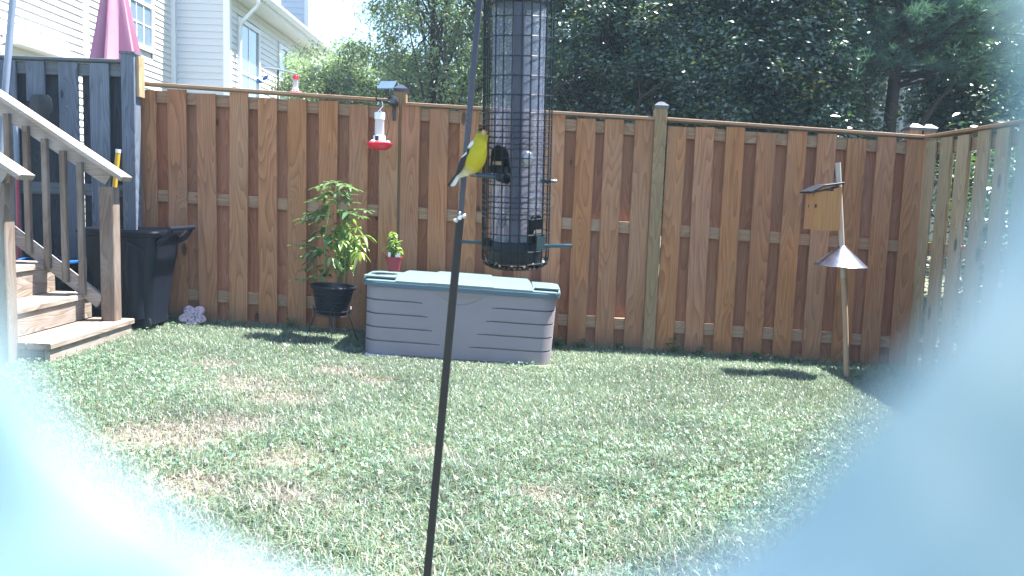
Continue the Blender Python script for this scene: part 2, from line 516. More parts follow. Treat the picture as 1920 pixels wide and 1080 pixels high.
def make_clover():
    mt = leafmat('clover_leaves', rough=0.38, spec=0.5, transl=0.25)
    n = 110000
    x = rng.uniform(-4.2, 3.1, n); y = rng.uniform(1.6, 6.3, n)
    clo = fb(x, y, 0.9, 5); dry = dryness(x, y)
    extra = np.exp(-(((x + 2.2) / .9) ** 2 + ((y - 4.1) / .6) ** 2)) + np.exp(-(((x - 0.7) / 1.2) ** 2 + ((y - 3.3) / .9) ** 2))
    k = lawn_ok(x, y) & (rng.random(n) < np.clip((clo - 0.46) * 2.2 + extra * 0.6, 0.02, .85)) & (dry < 0.4)
    x, y = x[k], y[k]; n = len(x)
    z = 0.024 - 0.033 * np.clip(x, -6, 6) + rng.uniform(0.022, 0.045, n)
    r = rng.uniform(0.0045, 0.0085, n); a0 = rng.uniform(0, 2 * PI, n)
    tx, ty = rng.normal(0, .35, n), rng.normal(0, .35, n)
    V = np.empty((n, 3, 4, 3), np.float32)
    for j in range(3):
        a = a0 + j * 2 * PI / 3
        for i, (u, v) in enumerate(((0.1, 0), (0.8, -0.62), (1.25, 0), (0.8, 0.62))):
            px = (np.cos(a) * u - np.sin(a) * v) * r; py = (np.sin(a) * u + np.cos(a) * v) * r
            V[:, j, i] = np.stack([x + px, y + py, z + tx * px + ty * py + (0.12 * r if i in (1, 3) else 0)], 1)
    q = np.arange(n * 12).reshape(-1, 4)
    c = np.array([0.135, 0.235, 0.170]) * rng.uniform(0.6, 1.45, n)[:, None] * np.stack([rng.uniform(.85, 1.25, n), np.ones(n), rng.uniform(.7, 1.1, n)], 1)
    me = np_mesh('clover', V.reshape(-1, 3), [q], mt, np.repeat(c, 12, 0))
    tag(link('clover', me), 'low patches of clover growing through the grass', 'clover', None, 'stuff')
    # flower heads: little spiky white balls
    n = 300
    x = rng.uniform(-3.4, 2.9, n * 6); y = rng.uniform(1.9, 5.9, n * 6)
    wgt = 0.10 + np.exp(-(((x - 0.75) / .9) ** 2 + ((y - 3.2) / .8) ** 2)) + 0.25 * np.exp(-(((x + 2.3) / .5) ** 2 + ((y - 4.2) / .5) ** 2))
    k = lawn_ok(x, y) & (rng.random(n * 6) < wgt) & (dryness(x, y) < 0.5)
    x, y = x[k][:n], y[k][:n]
    Vs = []; Cs = []
    for a, b in zip(x, y):
        m_ = 26
        d = rng.normal(0, 1, (m_, 3)); d[:, 2] = np.abs(d[:, 2]) - .3
        d /= np.linalg.norm(d, axis=1)[:, None]
        R = rng.uniform(0.006, 0.0095)
        cc = np.array([a, b, gz(a) + rng.uniform(.035, .055)])
        s = np.cross(d, rng.normal(0, 1, (m_, 3))); s /= np.linalg.norm(s, axis=1)[:, None]
        tri = np.stack([cc + d * R * .1 - s * R * .3, cc + d * R * .1 + s * R * .3, cc + d * R], 1)
        Vs.append(tri.reshape(-1, 3))
        brown = rng.random() < 0.3
        col = np.array([.26, .19, .13]) if brown else np.array([.60, .55, .50])
        Cs.append(np.repeat(col[None] * rng.uniform(.8, 1.1, (m_ * 3, 1)), 1, 0))
    V = np.concatenate(Vs)
    me = np_mesh('clover_flowers', V, [np.arange(len(V)).reshape(-1, 3)], leafmat('clover_petals', rough=.7, transl=.2, tcol=(1, 1, 1)), np.concatenate(Cs))
    tag(link('clover_flowers', me), 'scattered small white clover flower heads in the lawn', 'flowers', None, 'stuff')


make_grass()
make_clover()

# ------------------------------------------------------------------ back fence (three bays)
FY = 6.10
FH = 1.775


def picket_mesh(name, mat, h, w=0.139, d=0.016, thick_axis='y'):
    mb = MB()
    if thick_axis == 'y': mb.bar((0, 0, 0), (0, 0, h), w, d, 0.002, Vector((0, 1, 0)))
    else: mb.bar((0, 0, 0), (0, 0, h), w, d, 0.002, Vector((1, 0, 0)))
    return mb.mesh(name, mat)


def post_cap(c, w, parent):
    mb = MB()
    c = Vector(c)
    def sq(h, z): return [c + Vector((x * h, y * h, z)) for x, y in ((-1, -1), (1, -1), (1, 1), (-1, 1))]
    mb.rings([sq(w * .58, 0), sq(w * .58, .016), sq(w * .62, .017), sq(w * .62, .022), sq(w * .22, .050), sq(w * .10, .055)])
    return mb.build('post_cap', M_CAPMETAL, parent)


def build_back_fence():
    xp = [at(262, 380, FY).x, at(747, 380, FY).x, at(1228, 380, FY).x, at(1714, 380, FY).x]
    root = thing('wooden_fence', 'brown stained shadowbox fence running across the back of the lawn', 'fence', (xp[0], FY, gz(xp[0])))
    pm = [picket_mesh('picket_board', M_PICKET, FH - .03), picket_mesh('picket_board', M_PICKET, FH - .045, 0.141)]
    bm_ = picket_mesh('rear_picket_board', M_PICKET_BACK, FH - .06, 0.148)
    for b in range(3):
        x0, x1 = xp[b], xp[b + 1]
        n = 9
        a0 = x0 + (0.052 if b != 0 else 0.01) + (0.0 if b != 1 else -0.035)
        a1 = x1 - 0.05 + (0.0 if b != 0 else 0.045) + (0.09 if b == 2 else 0)
        stp = (a1 - a0 - 0.14) / (n - 1)
        for i in range(n):
            x = a0 + 0.07 + stp * i
            o = link('picket', random.choice(pm), root, (x + random.uniform(-.004, .004), FY - 0.03 + random.uniform(-.002, .002), gz(x) + random.uniform(-.004, .022)),
                     (random.uniform(-.002, .002), random.uniform(-.006, .006), random.uniform(-.012, .012)))
            if i < n - 1:
                xr = x + stp / 2
                link('rear_picket', bm_, root, (xr + random.uniform(-.004, .004), FY + 0.038 + random.uniform(-.002, .002), gz(xr) + random.uniform(.0, .03)),
                     (0, random.uniform(-.006, .006), random.uniform(-.02, .02)))
        for hz in (FH - 0.055 - .03, 0.955, 0.215):
            A = Vector((x0 + .02, FY + .004, gz(x0) + hz)); B = Vector((x1 - .02, FY + .004, gz(x1) + hz))
            MB().bar(A, B, 0.088, 0.038, 0.003, Vector((0, 1, 0))).build('rail', M_RAIL, root)
        ex = 0.047 if b < 2 else -0.04
        A = Vector((x0 + (0.05 if b else 0.0), FY, gz(x0) + FH + .002)); B = Vector((x1 - ex, FY, gz(x1) + FH + .002))
        if b == 1: A.z -= 0.02; 
        MB().bar(A, B, 0.022, 0.125, 0.003, Vector((0, 1, 0))).build('cap_board', M_RAIL, root)
    for i, x in enumerate(xp):
        if i == 0: continue
        top = gz(x) + FH + (0.075 if i < 3 else 0.055)
        yy = FY + (0.0 if i != 3 else 0.03)
        xx = x if i < 3 else x - 0.025
        MB().bar((xx, yy - (0.022 if i == 2 else -0.028), gz(x) - .1), (xx, yy - (0.022 if i == 2 else -0.028), top), 0.09, 0.09, 0.003, Vector((0, 1, 0))).build('post', M_POST, root)
        post_cap((xx, yy - (0.022 if i == 2 else -0.028), top), 0.09, root)
    return xp


XP = build_back_fence()
SFX = XP[3] + 0.06


def build_side_fence():
    gx = gz(SFX)
    root = thing('wooden_fence', 'pale olive shadowbox fence coming forward from the right corner', 'fence', (SFX, FY - .05, gx))
    pm = picket_mesh('side_picket_board', M_SIDE, FH - .03, thick_axis='x')
    y = FY - 0.12
    i = 0
    while y > 0.9:
        link('picket', pm, root, (SFX - .03 + random.uniform(-.003, .003), y, gx + random.uniform(0, .02)), (random.uniform(-.006, .006), 0, random.uniform(-.015, .015)))
        link('rear_picket', pm, root, (SFX + .04, y - 0.11, gx + random.uniform(0, .03)), (0, 0, random.uniform(-.02, .02)))
        y -= 0.222; i += 1
    y0 = y
    for hz in (FH - 0.085, 0.955, 0.215):
        MB().bar((SFX + .004, FY - .1, gx + hz), (SFX + .004, y0, gx + hz), 0.088, 0.038, 0.003, Vector((1, 0, 0))).build('rail', M_RAIL_Y, root)
    MB().bar((SFX, FY - .07, gx + FH + .004), (SFX, y0, gx + FH + .004), 0.022, 0.125, 0.003, Vector((1, 0, 0))).build('cap_board', M_RAIL_Y, root)
    for yy in (FY + .06, FY - 2.0, FY - 4.0):
        q = SFX + .06 if yy < FY else SFX + 0.02
        MB().bar((q, yy, gx - .1), (q, yy, gx + FH + .055), 0.09, 0.09, 0.003, Vector((0, 1, 0))).build('post', M_POST, root)
        post_cap((q, yy, gx + FH + .055), 0.09, root)


build_side_fence()
GY = 5.98


def build_grey_fence():
    xr = at(249, 250, GY).x
    ztop = at(150, 108, GY).z
    root = thing('weathered_fence', 'taller weathered grey fence with a post beside the steps at left', 'fence', (xr, GY, gz(xr)))
    zt = ztop
    full = zt - 0.04
    pm = MB().bar((0, 0, 0.1), (0, 0, full), 0.141, 0.018, 0.002, Vector((0, 1, 0))).mesh('grey_board', M_GREY)
    short = MB().bar((0, 0, full - 0.285), (0, 0, full), 0.135, 0.018, 0.002, Vector((0, 1, 0))).mesh('broken_board', M_GREY)
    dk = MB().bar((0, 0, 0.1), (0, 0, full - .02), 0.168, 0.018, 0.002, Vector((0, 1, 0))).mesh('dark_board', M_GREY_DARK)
    for i, p in enumerate((192, 134, 75, 22, -35, -92, -150)):
        x = at(p, 220, GY).x
        o = link('picket', short if i == 2 else pm, root, (x, GY - .03, 0), (0, random.uniform(-.006, .006), random.uniform(-.02, .02)))
        if i == 2: o['label'] = 'broken picket cut short near the top rail'
        x2 = at(p + 28, 220, GY).x
        if i == 1: x2 += 0.040
        if i == 2: x2 += 0.008
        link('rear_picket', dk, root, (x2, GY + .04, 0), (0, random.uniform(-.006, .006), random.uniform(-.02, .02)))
    xa = at(-240, 220, GY).x
    for z in (zt - .085, at(180, 356, GY).z, 0.3):
        MB().bar((xa, GY + .004, z), (xr, GY + .004, z), 0.088, 0.038, 0.003, Vector((0, 1, 0))).build('rail', M_GREY_X, root)
    MB().bar((xa, GY, zt - .02), (xr - .04, GY, zt - .02), 0.022, 0.11, 0.003, Vector((0, 1, 0))).build('cap_board', M_GREY_X, root)
    MB().bar((xr, GY - .02, -.05), (xr, GY - .02, zt + .03), 0.098, 0.098, 0.004, Vector((0, 1, 0))).build('post', M_GREY, root)
    MB().bar((xr, GY - .02, zt + .03), (xr, GY - .02, zt + .045), 0.115, 0.115, 0.003, Vector((0, 1, 0))).build('post_cap', M_GREY, root)
    # added pale strip: sunlight on the post's right face, put into colour
    MB().bar((xr + .062, GY + .0, zt - .27), (xr + .062, GY + .0, zt + .02), 0.024, 0.09, 0.002, Vector((0, 1, 0))).build('sunlit_side_strip', M_SIDE, root)
    return xr, zt


GXR, GZT = build_grey_fence()

# ------------------------------------------------------------------ steps with handrails
def build_steps():
    g = gz(-2.7)
    root = thing('wooden_steps', 'weathered wooden steps with sloping handrails coming down onto the lawn at left', 'steps', (STEP_X, STEP_Y0, g))
    Y0, Y1 = STEP_Y0, STEP_Y1
    yb = Y1
    tread_z = [at(247, 597, yb).z, at(172, 548, yb).z, at(103, 491, yb).z]
    tread_x = [at(247, 597, yb).x, at(172, 548, yb).x, at(103, 491, yb).x]
    tz = tread_z + [tread_z[2] + .19, tread_z[2] + .38]
    tx = tread_x + [tread_x[2] - .27, tread_x[2] - .54]
    for i in range(5):
        run = 0.27
        # two deck boards per tread, a riser board below the nose
        for k in range(2):
            w = 0.137
            xc = tx[i] + .012 - w / 2 - k * (w + .005)
            MB().bar((xc, Y0 - .015, tz[i] - .018), (xc, Y1 + .015, tz[i] - .018 + random.uniform(-.002, .002)), 0.036, w, 0.005, Vector((1, 0, 0))).build('tread_board', M_STAIR, root)
        zb = (tz[i - 1] if i else g - .03)
        hh = tz[i] - .038 - zb
        MB().bar((tx[i] - .018, Y0, zb + hh / 2), (tx[i] - .018, Y1, zb + hh / 2), hh, 0.03, 0.003, Vector((1, 0, 0))).build('riser_board', M_STAIR, root)
    # side stringers, cut in steps
    for y in (Y0 + .02, Y1 - .02):
        mb = MB()
        for i in range(5):
            mb.box((tx[i] - .15 - .018, y, (tz[i] - .04 + g - .05) / 2), (.262, .036, tz[i] - .04 - g + .05))
        mb.build('stringer', M_GREY_X, root)
    # posts
    yf = Y1 - 0.10
    fx = at(200.5, 480, yf - .045).x
    zt = at(205, 345, yf).z - 0.02
    MB().bar((fx, yf, tz[0]), (fx, yf, zt), 0.095, 0.09, 0.005, Vector((0, 1, 0))).build('rail_post', M_STAIRPOST, root)
    ny = Y0 - .045
    nx = at(11, 480, ny - .045).x - .045
    MB().bar((nx, ny, g - .05), (nx, ny, at(20, 340, ny).z - .01), 0.09, 0.09, 0.005, Vector((0, 1, 0))).build('rail_post', M_STAIRPOST, root)
    # handrails: flat cap board over an upright board
    for (ex, ey, sx, sy, yy) in ((237, 336, 0, 178, yf), (50, 333, 0, 300, ny)):
        A = at(ex, ey, yy); B = at(sx, sy, yy)
        d = (B - A).normalized()
        E = A + d * (2.1 if yy == yf else 1.3)
        nrm = Vector((d.z, 0, -d.x)); nrm = nrm if nrm.z > 0 else -nrm
        MB().bar(A, E, 0.034, 0.14, 0.006, Vector((0, 1, 0))).build('handrail', M_HANDRAIL, root)
        A2 = A + d * 0.07 - nrm * 0.064; E2 = E - nrm * 0.064
        MB().bar(A2 + d * .02 + Vector((0, .0, 0)), E2, 0.088, 0.034, 0.003, Vector((0, 1, 0))).build('upper_rail', M_HANDRAIL, root)
        if yy == yf:
            L0 = at(190, 566, yy); L1 = at(30, 442, yy); dl = (L1 - L0).normalized()
            L1 = L0 + dl * 2.0
            MB().bar(L0, L1, 0.088, 0.036, 0.003, Vector((0, 1, 0))).build('lower_rail', M_HANDRAIL, root)
            for k, p in enumerate((158, 127, 94, 60, 26, -8, -42, -76)):
                x = at(p, 420, yy).x
                zl = L0.z + (x - L0.x) / dl.x * dl.z + .03; zu = A.z + (x - A.x) / d.x * d.z - .08
                MB().bar((x, yy - .036, zl - .06), (x, yy - .036, zu), 0.036, 0.036, 0.003, Vector((0, 1, 0))).build('baluster', M_STAIRPOST, root)
        else:
            for p in (-40, -80):
                x = at(p, 420, yy).x
                zu = A.z + (x - A.x) / d.x * d.z - .08
                MB().bar((x, yy + .036, zu - .75), (x, yy + .036, zu), 0.036, 0.036, 0.003, Vector((0, 1, 0))).build('baluster', M_STAIRPOST, root)


build_steps()

# ------------------------------------------------------------------ things by the steps
def rrect(cx, cy, z, hx, hy, r, n=6):
    pts = []
    for qx, qy, a0 in ((1, 1, 0), (-1, 1, 90), (-1, -1, 180), (1, -1, 270)):
        for k in range(n + 1):
            a = math.radians(a0 + 90 * k / n)
            pts.append(Vector((cx + qx * (hx - r) + r * math.cos(a), cy + qy * (hy - r) + r * math.sin(a), z)))
    return pts


def build_bin():
    cx = at(250, 500, 5.68).x - .015; cy = 5.70
    zb = gz(cx); zr = at(300, 433, 5.45).z
    root = thing('trash_bin', 'black wheeled trash bin without lid between steps and fence', 'trash bin', (cx, cy, zb))
    def R(f, z, sx=0, r=.06):   # f: 0 bottom .. 1 top
        return rrect(cx + .02 * (1 - f) + sx, cy, z, 0.175 + 0.085 * f, 0.165 + 0.07 * f, r)
    H = zr - zb
    prof = [(0, zb + .05), (0.02, zb + .10), (.5, zb + H * .55), (.72, zb + H * .68), (.80, zb + H * .72), (.95, zb + H * .93)]
    mb = MB()
    rings = [R(f, z) for f, z in prof]
    rings += [rrect(cx, cy, zb + H * .94, .275, .245, .07), rrect(cx, cy, zr, .283, .252, .07), rrect(cx, cy, zr, .262, .232, .06),
              rrect(cx, cy, zr - .05, .25, .22, .06), rrect(cx + .02, cy, zb + .09, .165, .155, .05)]
    mb.rings(rings, True)
    mb.build('bin_body', M_BINPL, root, True)
    MB().rings([rrect(cx, cy, zr - .03, .289, .257, .07), rrect(cx, cy, zr - .018, .293, .261, .07), rrect(cx, cy, zr - .006, .289, .257, .07)], False).build('rim', M_BINPL, root, True)
    # recessed front flute and its arched shoulder
    for yy in (cy - .205,):
        mb = MB()
        xr = cx + .135
        pts = [(xr - .03, zb + .10, .0), (xr - .035, zb + .45, -.03), (xr - .02, zb + .62, -.045), (xr + .05, zb + H * .80, -.03)]
        mb.tube([(p[0], yy + .045 + p[2], p[1]) for p in pts], [.055, .065, .06, .04], 10)
        mb.build('corner_rib', M_BINPL, root, True)
    # handle with its curved brackets at the right
    hx = cx + .275
    for yy in (cy - .17, cy + .17):
        MB().tube([(hx - .02, yy, zr - .09), (hx + .035, yy, zr - .06), (hx + .07, yy, zr - .015), (hx + .08, yy, zr + .015)], [.022, .020, .017, .015], 8).build('handle_bracket', M_BINPL, root, True)
    MB().tube([(hx + .08, cy - .21, zr + .012), (hx + .08, cy + .21, zr + .012)], .016, 10).build('handle', M_BINPL, root, True)
    for yy in (cy - .13, cy + .13):
        w = MB().lathe([(.002, -.02), (.065, -.02), (.072, -.012), (.072, .012), (.065, .02), (.002, .02)], (cx + .12, yy, zb + .07), 20, Matrix.Rotation(PI / 2, 3, 'X'))
        wo_ = w.build('wheel', M_BLACK, root, True)
        WM[wo_.name] = Vector((0, 0, 0))
        MB().lathe([(.002, -.024), (.03, -.022), (.035, -.016)], (cx + .12, yy, zb + .07), 14, Matrix.Rotation(PI / 2, 3, 'X')).build('hub', M_STEEL, root, True)


build_bin()


def build_tub():
    c = at(98, 486, 5.75); zb = gz(c.x)
    h = c.z - zb
    root = thing('blue_tub', 'dark round tub with a bright blue rim standing behind the steps', 'tub', (c.x, 5.75, zb))
    MB().lathe([(.001, .01), (.17, .01), (.175, .02), (.205, h - .02), (.19, h - .02), (.16, .04), (.001, .04)], (c.x, 5.75, zb), 32).build('tub_body', M_BINPL, root, True)
    MB().lathe([(.203, h - .022), (.216, h - .016), (.216, h - .002), (.206, h + .004), (.192, h)], (c.x, 5.75, zb), 32).build('rim', M_BLUE, root, True)


build_tub()


def build_tools():
    y = 5.88
    a = at(30, 232, y); b = at(37, 500, y)
    root = thing('garden_tool', 'long pink handled tool with a grey grip leaning on the grey fence', 'garden tool', (b.x, y - .03, gz(b.x)), 'tools leaning on the grey fence')
    m_ = a.lerp(b, .30)
    MB().tube([a + Vector((0, 0, .02)), m_], .019, 10).build('grip', M_GREYGRIP, root, True)
    MB().tube([m_, (b.x + .01, y - .03, gz(b.x) + .12)], .013, 10).build('shaft', M_PINKRED, root, True)
    MB().box((b.x + .01, y - .03, gz(b.x) + .06), (.22, .03, .12)).build('tool_head', M_BLACK, root)
    y = 5.86
    a = at(222, 280, y); bx = at(208, 420, y).x
    root = thing('garden_tool', 'yellow handled tool with a white tip leaning against the grey fence post', 'garden tool', (bx, y, gz(bx)), 'tools leaning on the grey fence')
    MB().tube([a - (a - Vector((bx, y, .9))) * .05, (bx, y, .85), (bx - .02, y - .02, gz(bx) + .1)], .017, 10).build('shaft', M_YELLOW, root, True)
    MB().tube([a, a - (a - Vector((bx, y, .9))) * .05], .0185, 10).build('end_cap', M_WHITE, root, True)
    MB().box((bx - .02, y - .02, gz(bx) + .05), (.2, .03, .1)).build('tool_head', M_BLACK, root)
    # black shovel blade hanging behind the handrail
    y = 5.90
    c = at(78, 205, y)
    root = thing('garden_shovel', 'black shovel hanging upside down on the grey fence below the broken picket', 'shovel', (c.x, y, gz(c.x)), 'tools leaning on the grey fence')
    top = at(76, 178, y); w = .085
    rings = []
    for f, ww, bow in ((0, .05, .0), (.12, .075, .0), (.5, .085, .0), (.8, .06, 0), (1.0, .018, 0)):
        z = top.z - f * .20
        rings.append([Vector((top.x + .01 + k * ww / 3, y - .02 - .012 * math.cos(k * PI / 6), z)) for k in range(-3, 4)] +
                     [Vector((top.x + .01 + k * ww / 3, y - .012 - .012 * math.cos(k * PI / 6), z)) for k in range(3, -4, -1)])
    MB().rings(rings, True).build('shovel_blade', M_BLACK, root, True)
    MB().tube([(top.x + .01, y - .02, top.z - .18), (top.x + .05, y - .015, top.z - .8), (top.x + .08, y - .01, gz(c.x) + .02)], .014, 8).build('shaft', M_METALBLK, root, True)
    # black wall hooks
    for p, q in ((8, 286), (44, 286), (74, 292)):
        k = at(p, q, GY - .06)
        o = MB().tube([k + Vector((-.02, 0, .03)), k + Vector((.02, -.01, .01)), k + Vector((.02, -.02, -.03)), k + Vector((-.01, -.02, -.035)), k + Vector((-.025, -.02, 0))], .011, 8).build('tool_hook', M_BLACK, None, True)
        tag(o, {8: 'leftmost black tool hook on the grey fence at the picture edge', 44: 'black tool hook right beside the pink handled tool', 74: 'rightmost black tool hook on the grey fence between balusters'}[p], 'hook', 'tool hooks on the grey fence')


build_tools()


def build_tall_pole():
    a = at(24, 0, 5.6); b = at(10, 165, 5.6)
    d = (b - a).normalized()
    f = a + d * ((a.z - gz(a.x)) / -d.z)
    t = a - d * 1.1
    root = thing('tall_pole', 'tall slim blue grey metal pole rising behind the handrail at far left', 'pole', f)
    MB().tube([f, t], .022, 12).build('shaft', M_GREYGRIP, root, True)
    MB().tube([t, t + Vector((0, 0, .03)), t + Vector((0, 0, .05))], [.03, .03, .01], 12).build('finial', M_GREYGRIP, root, True)


build_tall_pole()


def build_flower_stone():
    c = at(362, 599, 5.93)
    z = gz(c.x)
    t = NT('speckled_stone')
    tc = t.n('TexCoord').outputs['Object']
    v = t.n('TexVoronoi'); v.inputs['Scale'].default_value = 70; t.l(tc, v.inputs['Vector'])
    c0 = t.mix(v.outputs['Color'], (.30, .25, .30), (.55, .42, .48))
    c1 = t.mix(t.math('GREATER_THAN', t.noise(tc, 60, 2), .58), c0, (.12, .13, .17))
    mt = t.end(t.bsdf(c1, .8, .3, 0, t.noise(tc, 80, 3), .5, .003))
    def R(a): return .06 + .034 * abs(math.cos(2.5 * a))
    rot = Matrix.Rotation(math.radians(62), 3, 'X')
    rings = []
    n = 60
    for rr, zz in ((.80, -.016), (1, -.008), (1.02, .006), (.95, .015), (.6, .017), (.05, .020)):
        rings.append([Vector((c.x, c.y, z + .075)) + rot @ Vector((R(2 * PI * k / n + PI / 2) * rr * 1.12 * math.cos(2 * PI * k / n), R(2 * PI * k / n + PI / 2) * rr * math.sin(2 * PI * k / n), zz)) for k in range(n)])
    o = MB().rings(rings, True).build('stepping_stone', mt, None, True)
    tag(o, 'speckled pinkish flower shaped stone propped in the grass against the fence', 'stone')


build_flower_stone()

# ------------------------------------------------------------------ storage box
def build_storage_box():
    Yf, Yb = 5.36, 5.93
    xl, xr = at(682, 640, Yf).x, at(1033, 640, Yf).x
    zl = at(682, 667, Yf).z; zr = at(1033, 692, Yf).z
    cx = (xl + xr) / 2; cy = (Yf + Yb) / 2
    W2, D2 = (xr - xl) / 2, (Yb - Yf) / 2
    tilt = math.atan2(zr - zl, xr - xl)
    base = Vector((cx, cy, (zl + zr) / 2 + .022))
    Rm = Matrix.Rotation(-tilt, 3, 'Y')
    P = lambda x, y, z: base + Rm @ Vector((x, y, z))
    root = thing('storage_box', 'long taupe plastic storage box with pale green lid against the fence', 'storage box', base)
    tp = plain('taupe_plastic', (.235, .208, .225), .55, .4, var=.07, scale=5, bump=.45, fine=400)
    lp = plain('sage_plastic', (.115, .168, .172), .45, .4, var=.04, scale=3, bump=.2, fine=500)
    lpd = plain('sage_plastic_rim', (.075, .125, .17), .5, .4, var=.04, bump=.2, fine=500)
    H = .465
    mb = MB()
    # body of five stacked courses: each groove is a recessed ring that stops short of the plain middle panel
    def ring(z, g=0.0, sh=0.0):
        pts = rrect(0, 0, z, W2 + sh, D2 + sh, .10, 8)
        return [P(p.x, p.y, p.z) for p in pts]
    rr = [ring(0, 0, -.012), ring(.01, 0, -.010), ring(H, 0, -.004)]
    mb.rings(rr, True)
    mb.build('box_body', tp, root, True)
    # raised courses: panels standing proud left and right of the middle, narrowing upward
    ch = H / 5
    ends = {}
    for side in (-1, 1):
        for i in range(5):
            z0 = i * ch + (.004 if i else .0); z1 = (i + 1) * ch - .004
            f = [0.405, .36, .33, .30, .27][i] if side < 0 else [.44, .40, .36, .33, .30][i]
            wlen = 2 * W2 * f
            secs = []
            yf = lambda z: -.005 - .012 * z / H
            yfr = -D2
            rad = .10
            outer = []
            # path: from inner end along front face, round corner, along side
            path = [(side * (W2 - wlen), yfr), (side * (W2 - rad), yfr)]
            for k in range(1, 9):
                a = k / 8 * PI / 2
                xx = W2 - rad + rad * math.sin(a)
                path.append((side * xx, yfr + rad - rad * math.cos(a)))
            path.append((side * W2, D2 - .04))
            nr = [(0, -1), (0, -1)] + [(side * math.sin(k / 8 * PI / 2), -math.cos(k / 8 * PI / 2)) for k in range(1, 9)] + [(side, 0)]
            zz0, zz1 = z0, z1
            if i == 4: zz1 = z0 + .006 if False else z1
            rings = []
            for (xo, yo), (nx_, ny_) in zip(path, nr):
                e0, e1 = -yf(zz0), -yf(zz1)
                q = [P(xo + nx_ * e0, yo + ny_ * e0, zz0 + .001), P(xo + nx_ * e1, yo + ny_ * e1, zz1 - .001), P(xo - nx_ * .01, yo - ny_ * .01, zz1), P(xo - nx_ * .01, yo - ny_ * .01, zz0)]
                rings.append(q if side < 0 else q[::-1])
            MB().rings(rings, True).build('side_panel', tp, root, True)
            ends.setdefault(i, {})[side] = side * (W2 - wlen)
    for i in range(5):
        xa, xb = ends[i][-1], ends[i][1]
        z0, z1 = i * ch, (i + 1) * ch
        y0_, y1_ = -D2 - .005 - .012 * z0 / H, -D2 - .005 - .012 * z1 / H
        rr = [[P(x, -D2 + .01, z0), P(x, y0_, z0), P(x, y1_, z1), P(x, -D2 + .01, z1)] for x in (xa, xb)]
        MB().rings(rr, True).build('front_panel', tp, root)
    # recessed finger pull in the middle under the lid
    mb = MB()
    pts = []
    for k in range(9):
        a = PI * k / 8
        pts.append((.12 * math.cos(a) * (1 + .5 * (1 - math.sin(a))), H - .005 - .085 * math.sin(a)))
    rings = [[P(x, -D2 - .0155, z) for x, z in pts], [P(x * .93, -D2 - .022, z + .004) for x, z in pts]]
    mb.rings(rings, True)
    mb.build('finger_pull', tp, root, True)
    # lid: dark rim band then domed segments of different height
    mb = MB()
    lid = lambda z, s: [P(p.x, p.y, p.z) for p in rrect(0, 0, z, W2 + .035 + s, D2 + .03 + s, .10, 8)]
    mb.rings([lid(H - .004, -.012), lid(H - .002, .0), lid(H + .026, .004), lid(H + .030, -.002)], True)
    mb.build('lid_rim', lpd, root, True)
    segs = [(-1.0, -.66, .030), (-.66, -.33, .052), (-.33, .33, .062), (.33, .72, .052), (.72, 1.0, .030)]
    Wl, Dl = W2 + .034, D2 + .031
    for i, (a, b, hh) in enumerate(segs):
        n = 14
        rings = []
        m_ = 6
        for u in range(m_ + 1):
            f = u / m_
            xa = (a + (b - a) * f)
            ring_ = []
            endw = 1.0
            if i == 0: endw = math.sqrt(max(0, 1 - max(0, (1 - f * m_ / 1.6)) ** 2)) if f * m_ < 1.6 else 1
            if i == 4: endw = math.sqrt(max(0, 1 - max(0, (1 - (1 - f) * m_ / 1.6)) ** 2)) if (1 - f) * m_ < 1.6 else 1
            endw = .80 + .20 * endw
            for k in range(n + 1):
                t_ = -1 + 2 * k / n
                bow = 1 - abs(t_) ** 3.0
                skew = .0 if i in (0, 4) else .0
                hz = H + .029 + hh * (.28 + .72 * bow) * (.75 + .25 * endw)
                xx = xa * Wl
                if i in (1, 2, 3):
                    sg = -1 if xa < 0 else 1
                    xx -= sg * .05 * (1 - (t_ * -.5 + .5)) * (1 if abs(xa) > .2 else 0)
                ring_.append(P(xx, t_ * Dl * endw, hz))
            ring_ += [P(ring_x, t_ * Dl * endw, H + .028) for ring_x, t_ in ((xa * Wl, 1), (xa * Wl, -1))]
            rings.append(ring_)
        MB().rings(rings, True).build('lid_panel', lp, root, True)
    for sgn, a, b in ((-1, -.985, -.67), (1, .74, .985)):
        MB().bar(P(a * Wl, -Dl * .80, H + .060), P(b * Wl, -Dl * .80, H + .060), .014, .06, .004, Vector((0, 1, 0))).build('lid_ridge', lp, root)
    # slab it stands on
    s = MB().rings([[P(p.x, p.y, p.z) for p in rrect(.01, -.01, z, W2 + .0, D2 + .05, .05)] for z in (-.09, -.003)], True).build('paving_slab', plain('slab_concrete', (.42, .44, .47), .8, .3), None)
    tag(s, 'low pale grey slab showing beneath the storage box in the grass', 'slab')
    return P, H


BOXP, BOXH = build_storage_box()

